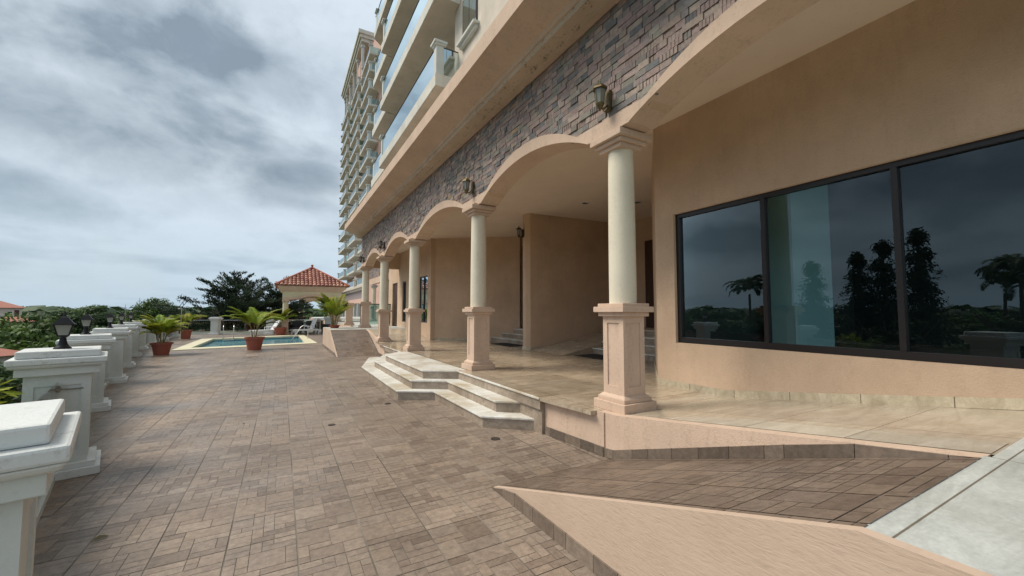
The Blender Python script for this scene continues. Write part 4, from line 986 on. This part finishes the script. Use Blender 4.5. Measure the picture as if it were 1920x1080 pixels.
    for k in range(4):
        a=Vector(q[k]); b=Vector(ap); a.z+=.06; b.z+=.06; m.tube([a.lerp(b,i/8) for i in range(9)],.085,7); 
        for f_ in range(len(m.c)): 
            if m.c[f_] is None: m.c[f_]=(.36,.09,.055)
    m.build('roof',M['rooftile'],t,smooth=False)
    m=MB(); m.lathe([(.06,0),(.10,.05),(.04,.1),(.08,.17),(.09,.22),(.02,.28)],10,Matrix.Translation((0,0,zr+ht+.02))); m.build('finial',M['houseroof'],t)
    return t
gz1=gazebo(.02,3.6,30.3,33.9,'open gazebo with red clay tile roof and arched cream beams beyond the pool'); gz1.scale=(1,1,.95)
# second pavilion behind
t=gazebo(1.6,4.9,46,50,'second gazebo glimpsed through the arch of the nearer gazebo')

# pavilion furniture: wicker table and chairs, loungers
def wicker_chair(x,y,rz,l):
    t=thing('wicker_chair',l,'chair',(x,y,0),rz,'black wicker chairs under the gazebo')
    m=MB(); m.box(-.28,.28,-.28,.28,.30,.42); m.build('seat',M['wicker'],t,bevel=.02)
    m=MB(); m.box(-.30,.30,.24,.32,.30,.88); m.build('backrest',M['wicker'],t,bevel=.02)
    for s_ in (-1,1): m=MB(); m.box(s_*.32-.03,s_*.32+.03,-.28,.28,.12,.64); m.build('armrest',M['wicker'],t,bevel=.015)
    for sx in (-1,1):
        for sy in (-1,1): m=MB(); m.cbox(sx*.26,sy*.26,.05,.05,0,.30); m.build('leg',M['wicker'],t)
wicker_chair(.85,31.2,-.3,'black wicker chair nearest the left gazebo column'); wicker_chair(1.75,31.5,PI+.1,'black wicker chair in the middle of the gazebo'); wicker_chair(2.75,31.3,PI/2,'black wicker chair right of the white lounger')
t=thing('wicker_table','black wicker dining table under the gazebo','table',(1.6,32.4,0)); m=MB(); m.box(-.8,.8,-.45,.45,.70,.75); m.build('tabletop',M['wicker'],t)
for sx in (-1,1):
    for sy in (-1,1): m=MB(); m.cbox(sx*.72,sy*.38,.07,.07,0,.70); m.build('leg',M['wicker'],t)
def lounger(x,y,rz,ang,l):
    t=thing('sun_lounger',l,'sun lounger',(x,y,0),rz,'white plastic sun loungers by the pool')
    m=MB()
    for k in range(9): m.box(-.32,.32,-.95+k*.13,-.95+k*.13+.115,.30,.33)
    m.build('seat',M['plastic'],t)
    m=MB(); Mx=Matrix.Translation((0,.24,.31))@Matrix.Rotation(ang,4,'X')
    for k in range(6): m.box(-.32,.32,.02+k*.125,.02+k*.125+.11,0,.03,Mx)
    m.box(-.34,-.31,0,.78,-.01,.04,Mx); m.box(.31,.34,0,.78,-.01,.04,Mx); m.build('backrest',M['plastic'],t)
    m=MB(); m.box(-.345,-.315,-1.0,.75,.24,.335); m.box(.315,.345,-1.0,.75,.24,.335); m.build('frame',M['plastic'],t)
    for sx in (-1,1):
        m=MB(); m.tube([(sx*.36,-.1,.28),(sx*.37,-.1,.50),(sx*.37,.3,.54),(sx*.36,.38,.3)],.022,6); m.build('armrest',M['plastic'],t)
        for yy in (-.85,.6): m=MB(); m.cbox(sx*.33,yy,.05,.06,0,.25); m.build('leg',M['plastic'],t)
lounger(-.72,30.75,1.9+PI,1.0,'white plastic sun lounger left of the potted palm with low reclined back')
lounger(1.55,29.9+.6,.25+PI/2+PI,1.25,'white plastic sun lounger with raised back in front of the gazebo')

# pool rails and ladder
t=thing('pool_ladder','steel pool ladder with two curved handrails at the far left of the pool','ladder',(-2.55,27.7,0),.1)
for sx in (-1,1): m=MB(); m.tube([(sx*.24,.35,.03),(sx*.24,.34,.55),(sx*.24,.22,.72),(sx*.24,.05,.74),(sx*.24,-.12,.62),(sx*.24,-.2,.3),(sx*.24,-.2,-.5)],.022,8); m.build('rail',M['steel'],t,smooth='all')
for z in (-.3,-.08): m=MB(); m.box(-.23,.23,-.24,-.16,z,z+.03); m.build('rung',M['steel'],t)
t=thing('pool_handrail','curved steel handrail leaning down into the right end of the pool','handrail',(1.25,25.2,0))
m=MB(); m.tube([(0.05,0,.02),(0.05,0,.62),(0,.02,.74),(-.14,.03,.76),(-.28,.03,.68),(-.55,.02,.25),(-.72,0,-.05),(-.78,0,-.4)],.024,8); m.build('rail',M['steel'],t,smooth='all')
t=thing('pool_shower','thin steel shower post standing at the left pool corner','shower',(-4.55,27.0,0)); m=MB(); m.tube([(0,0,0),(0,0,1.62),(-.02,0,1.68),(-.1,0,1.68)],.018,8); m.build('pipe',M['steel'],t); m=MB(); m.lathe([(.05,-.02),(.02,.0)],10,Matrix.Translation((-.1,0,1.68))); m.build('shower_head',M['steel'],t); m=MB(); m.lathe([(.09,0),(.09,.02)],12); m.build('foot',M['steel'],t)
# rope and plant holder on the second pillar
t=thing('knotted_rope','weathered grey rope knotted around a hook on the face of the second pillar','rope',(PAR[1][0],PAR[1][1],0),math.radians(15))
m=MB(); m.lathe([(.022,-.02),(.035,0),(.022,.02)],8,Matrix.Translation((-.01,-.235,.80))@Matrix.Rotation(PI/2,4,'X')); m.build('knot',M['rope'],t)
m=MB(); m.tube([(-.01,-.24,.80),(-.07,-.25,.76),(-.14,-.27,.68),(-.22,-.3,.60)],.018,6,.010); m.build('rope_tail',M['rope'],t); m=MB(); m.tube([(.0,-.215,.80),(.08,-.213,.79),(.16,-.213,.792)],.006,5); m.tube([(-.01,-.22,.78),(-.012,-.214,.7),(-.01,-.214,.5)],.006,5); m.build('rope_strand',M['rope'],t)

# far terrace fence pillars, umbrella pole behind gazebo
for i,(x,y) in enumerate([(6.6,70),(9.2,69)]):
    dup(p0,(x,y,0),0,['small white pillar at the distant terrace edge, left one','small white pillar at the distant terrace edge, right one'][i],'white pillars at the distant terrace edge')
far=MB(); far.box(-5.9,10.5,60,80,-.5,0); far.build('far_terrace_floor',M['landing'],kind='structure')

# ------------------------------------------------------------------ distant houses, poles, terrain
def house(x,y,z,w,d,h,label,rz=0,rh=1.6,wall='housewhite'):
    t=thing('house',label,'house',(x,y,z),rz)
    m=MB(); m.cbox(0,0,w,d,0,h); m.build('wall',M[wall],t)
    m=MB(); a,b=w/2+.6,d/2+.6; m.add([(-a,-b,h),(a,-b,h),(a,b,h),(-a,b,h),(-a*.35,0,h+rh),(a*.35,0,h+rh)],[(0,1,5,4),(1,2,5),(2,3,4,5),(3,0,4),(3,2,1,0)]); m.build('roof',M['houseroof'],t)
    for k in (-1,0,1):
        w_=MB(); w_.box(k*w*.28-.5,k*w*.28+.5,-d/2-.04,-d/2-.001,h-2.2,h-.9); w_.build('window',M['darkglass'],t)
    m=MB(); m.box(w*.42-.4,w*.42+.3,-d/2-.05,-d/2-.002,h-2.6,h-.5); m.build('door',M['wood'],t)
def dirp(u,dist):
    a=math.radians(29.5)+math.atan((u-960)/762.); return dist*math.sin(a),dist*math.cos(a)
x,y=dirp(-22,150); house(x,y,-5.6,9,8,8.0,'white two storey villa with red roof at the far left skyline',.5)
x,y=dirp(24,140); house(x,y,-6.2,6,5,5.6,'pale house half hidden among trees below the skyline at far left',.4,1.0)
x,y=dirp(-74,66); house(x,y,-8,6.5,6,5.2,'low house whose red roof corner shows just past the left edge',.9,1.0)
x,y=dirp(357,62); house(x,y,-5.0,5,5,5.0,'small brown walled house with red roof behind the far fence',.1,.9,'pink')
x,y=dirp(462,150); house(x,y,-4.5,8,6,6.0,'pale roofed house far off between the trees',.1,.9)
for i,(u,dd,v) in enumerate(((236,140,571),(262,120,558))):
    x,y=dirp(u,dd); dep=dd*math.cos(math.atan((u-960)/762.)); zt=1.5+(584.5-v)/762*dep
    t=thing('utility_pole',['short utility pole on the skyline','taller utility pole on the skyline left of the round tree'][i],'utility pole',(x,y,-6)); m=MB(); m.tube([(0,0,0),(0,0,zt+6)],.07,6,.05); m.build('pole',M['steel'],t); m=MB(); m.box(-.35,.35,-.04,.04,zt+5.2,zt+5.28); m.build('crossarm',M['bark'],t)
tr=MB(); nx=60; ext=1500
V=[];F=[]
def gpos(i): 
    s=(i/nx*2-1); return math.copysign(abs(s)**2.2*ext,s)
for j in range(nx+1):
    for i in range(nx+1):
        x,y=gpos(i),gpos(j); d=math.hypot(x,y); V.append((x,y,-8.0+max(0,min(d,320)-40)*.018+.4*math.sin(x*.06)*math.cos(y*.045)))
for j in range(nx):
    for i in range(nx): a=j*(nx+1)+i; F.append((a,a+1,a+nx+2,a+nx+1))
tr.add(V,F); tr.build('ground',M['ground'],smooth='all',kind='structure')
# far woodland: one mass past 280 m
fw_=MB(); r=random.Random(8)
for k in range(1500):
    a=math.radians(r.uniform(-80,14)); d=r.uniform(300,900); c=Vector((d*math.sin(a),d*math.cos(a),-4+r.uniform(0,1.5))); s=r.uniform(7,13)
    for q in range(16):
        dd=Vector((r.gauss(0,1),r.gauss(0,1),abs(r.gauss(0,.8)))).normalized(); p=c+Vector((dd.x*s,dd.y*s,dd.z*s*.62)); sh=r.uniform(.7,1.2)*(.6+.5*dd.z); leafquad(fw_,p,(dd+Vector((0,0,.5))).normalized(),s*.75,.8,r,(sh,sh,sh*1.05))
fw_.build('distant_woodland',M['leaf_b'],kind='stuff',label='distant wooded hills as one dark green band on the horizon',category='woodland')
# under-growth
ug=MB(); r=random.Random(18)
for k in range(2600):
    a=math.radians(r.uniform(-78,5)); d=10+110*r.random()**1.4; x,y=d*math.sin(a),d*math.cos(a)
    if x>par_x(max(-1,min(y,34)))-1.5 and y<40: continue
    if -26<x<-12 and 12<y<24 and r.random()<.75: continue
    s=r.uniform(.6,1.6); z=gz(x,y); sh0=r.uniform(.6,1.2)
    for q in range(26):
        dd=Vector((r.gauss(0,1),r.gauss(0,1),abs(r.gauss(0,.8)))).normalized(); p=Vector((x,y,z))+Vector((dd.x*s,dd.y*s,dd.z*s*.8)); sh=sh0*r.uniform(.7,1.2); leafquad(ug,p,(dd+Vector((0,0,.5))).normalized(),.42,.6,r,(sh,sh,sh*.9))
ug.build('undergrowth',M['leaf_a'],kind='stuff',label='tangled green undergrowth on the slope below the terrace',category='undergrowth')

# ------------------------------------------------------------------ camera
f=761.;pitch=math.atan(44.5/761);yaw=math.atan(432/762.3)
cam=bpy.data.cameras.new('camera'); co=bpy.data.objects.new('camera',cam); C.objects.link(co)
cam.sensor_width=36; cam.lens=36*f/1920; cam.clip_end=5000; cam.clip_start=.05
Fv=Vector((math.sin(yaw)*math.cos(pitch),math.cos(yaw)*math.cos(pitch),math.sin(pitch))); Rv=Vector((math.cos(yaw),-math.sin(yaw),0)); Uv=Rv.cross(Fv)
co.matrix_world=Matrix(((Rv.x,Uv.x,-Fv.x,0),(Rv.y,Uv.y,-Fv.y,0),(Rv.z,Uv.z,-Fv.z,1.5),(0,0,0,1)))
bpy.context.scene.camera=co

# ------------------------------------------------------------------ light
el,az=math.radians(52),math.radians(-60)   # azimuth from +Y toward +X (negative: from the left)
sd=Vector((math.sin(az)*math.cos(el),math.cos(az)*math.cos(el),math.sin(el)))
sun=bpy.data.lights.new('sun','SUN'); sun.energy=3.5; sun.angle=math.radians(24); sun.color=(1,.92,.79)
so=bpy.data.objects.new('sun',sun); C.objects.link(so); so.rotation_euler=sd.to_track_quat('Z','Y').to_euler(); so.location=(-20,10,40)
w=bpy.data.worlds.new('World'); bpy.context.scene.world=w; w.use_nodes=True; nt=w.node_tree; bg=nt.nodes['Background']
sky=nt.nodes.new('ShaderNodeTexSky'); sky.sky_type='NISHITA'; sky.sun_disc=False; sky.sun_elevation=el; sky.sun_rotation=az; sky.air_density=1.2; sky.dust_density=2
tc=nt.nodes.new('ShaderNodeTexCoord'); D=tc.outputs['Generated']
sx=nt.nodes.new('ShaderNodeSeparateXYZ'); nt.links.new(D,sx.inputs[0])
def math_(op,a,b=None,c=None,clamp=False):
    n=nt.nodes.new('ShaderNodeMath'); n.operation=op; n.use_clamp=clamp
    for i,v in enumerate((a,b,c)):
        if v is None: continue
        if isinstance(v,(int,float)): n.inputs[i].default_value=v
        else: nt.links.new(v,n.inputs[i])
    return n.outputs[0]
zz=math_('MAXIMUM',sx.outputs[2],0.0); den=math_('ADD',zz,.16)
px_=math_('DIVIDE',sx.outputs[0],den); py_=math_('DIVIDE',sx.outputs[1],den)
cb=nt.nodes.new('ShaderNodeCombineXYZ'); nt.links.new(px_,cb.inputs[0]); nt.links.new(py_,cb.inputs[1])
n1a=noise(nt,cb.outputs[0],1.0,7,.50,.15); n2=noise(nt,D,7.5,8,.56,.25); n0=noise(nt,D,3.2,5,.5,.3)
mp_=nt.nodes.new('ShaderNodeMapping'); mp_.inputs['Scale'].default_value=(1,1,1.7); nt.links.new(D,mp_.inputs[0]); n1b=noise(nt,mp_.outputs[0],3.4,8,.55,.2)
wz=nt.nodes.new('ShaderNodeMapRange'); wz.interpolation_type='SMOOTHSTEP'; nt.links.new(sx.outputs[2],wz.inputs[0]); wz.inputs[1].default_value=.08; wz.inputs[2].default_value=.32
n1=math_('ADD',math_('MULTIPLY',n1b,wz.outputs[0]),math_('MULTIPLY',n1a,math_('SUBTRACT',1.0,wz.outputs[0])))
def blob(u,v,A,B,amp,tilt=0):
    a=(u-960)/761;b=(540-v)/761; c=(Fv+Rv*a+Uv*b).normalized()
    if u>1000: c=Vector((-c.x,c.y,c.z))
    tx=Vector((c.y,-c.x,0)).normalized(); tz=tx.cross(c)
    if tilt: tx,tz=tx*math.cos(tilt)+tz*math.sin(tilt),tz*math.cos(tilt)-tx*math.sin(tilt)
    sub=nt.nodes.new('ShaderNodeVectorMath'); sub.operation='SUBTRACT'; nt.links.new(D,sub.inputs[0]); sub.inputs[1].default_value=c
    def dot(vec,s):
        d=nt.nodes.new('ShaderNodeVectorMath'); d.operation='DOT_PRODUCT'; nt.links.new(sub.outputs[0],d.inputs[0]); d.inputs[1].default_value=vec/s; return d.outputs['Value']
    e=math_('ADD',math_('POWER',dot(tx,A),2),math_('POWER',dot(tz,B),2))
    e=math_('ADD',math_('SQRT',e),math_('MULTIPLY',math_('SUBTRACT',n2,.5),2.6))
    mr=nt.nodes.new('ShaderNodeMapRange'); mr.interpolation_type='SMOOTHSTEP'; nt.links.new(e,mr.inputs[0]); mr.inputs[1].default_value=1.3; mr.inputs[2].default_value=.25; mr.inputs[3].default_value=0; mr.inputs[4].default_value=amp; return mr.outputs[0]
bl_=None
for a in ((290,60,.32,.12,.62,.15),(470,110,.20,.09,.50,-.25),(120,225,.25,.09,.60,-.12),(0,345,.13,.05,.60,-.2),(530,325,.11,.035,.35,0),(390,210,.14,.09,.42,-.6),(230,340,.25,.05,.28,0),(1850,330,.40,.075,.9,.05),(1350,450,.16,.05,.8,0),(1560,400,.10,.03,.6,.1),(1480,330,.12,.04,.5,0),(1700,520,.25,.03,.5,0)):
    o_=blob(*a); bl_=o_ if bl_ is None else math_('MAXIMUM',bl_,o_)
mr=nt.nodes.new('ShaderNodeMapRange'); mr.interpolation_type='SMOOTHSTEP'; nt.links.new(n1,mr.inputs[0]); mr.inputs[1].default_value=.45; mr.inputs[2].default_value=.66; mr.inputs[3].default_value=0; mr.inputs[4].default_value=.55
dk=math_('ADD',math_('ADD',mr.outputs[0],bl_),math_('MULTIPLY',math_('SUBTRACT',n2,.5),.6),None,True)
S=10.0
bright=(.73*S,.83*S,.92*S); dark=(.27*S,.34*S,.41*S); hor=(.48*S,.63*S,.75*S)
n3_=noise(nt,mp_.outputs[0],11,8,.6,.3); cc=mix(nt,math_('MULTIPLY_ADD',math_('SUBTRACT',n3_,.5),.55,dk,True),bright,dark)
hz=nt.nodes.new('ShaderNodeMapRange'); nt.links.new(sx.outputs[2],hz.inputs[0]); hz.inputs[1].default_value=.0; hz.inputs[2].default_value=.26; hz.inputs[3].default_value=.75; hz.inputs[4].default_value=0.0
cc=mix(nt,hz.outputs[0],cc,hor)
gap=nt.nodes.new('ShaderNodeMapRange'); nt.links.new(n0,gap.inputs[0]); gap.inputs[1].default_value=.5; gap.inputs[2].default_value=.75; gap.inputs[3].default_value=.97; gap.inputs[4].default_value=.80
fin=mix(nt,gap.outputs[0],sky.outputs[0],cc)
nt.links.new(fin,bg.inputs[0]); bg.inputs[1].default_value=.1
sc=bpy.context.scene; sc.view_settings.view_transform='Standard'; sc.view_settings.look='None'; sc.view_settings.exposure=0
sc.cycles.max_bounces=8; sc.cycles.transparent_max_bounces=16
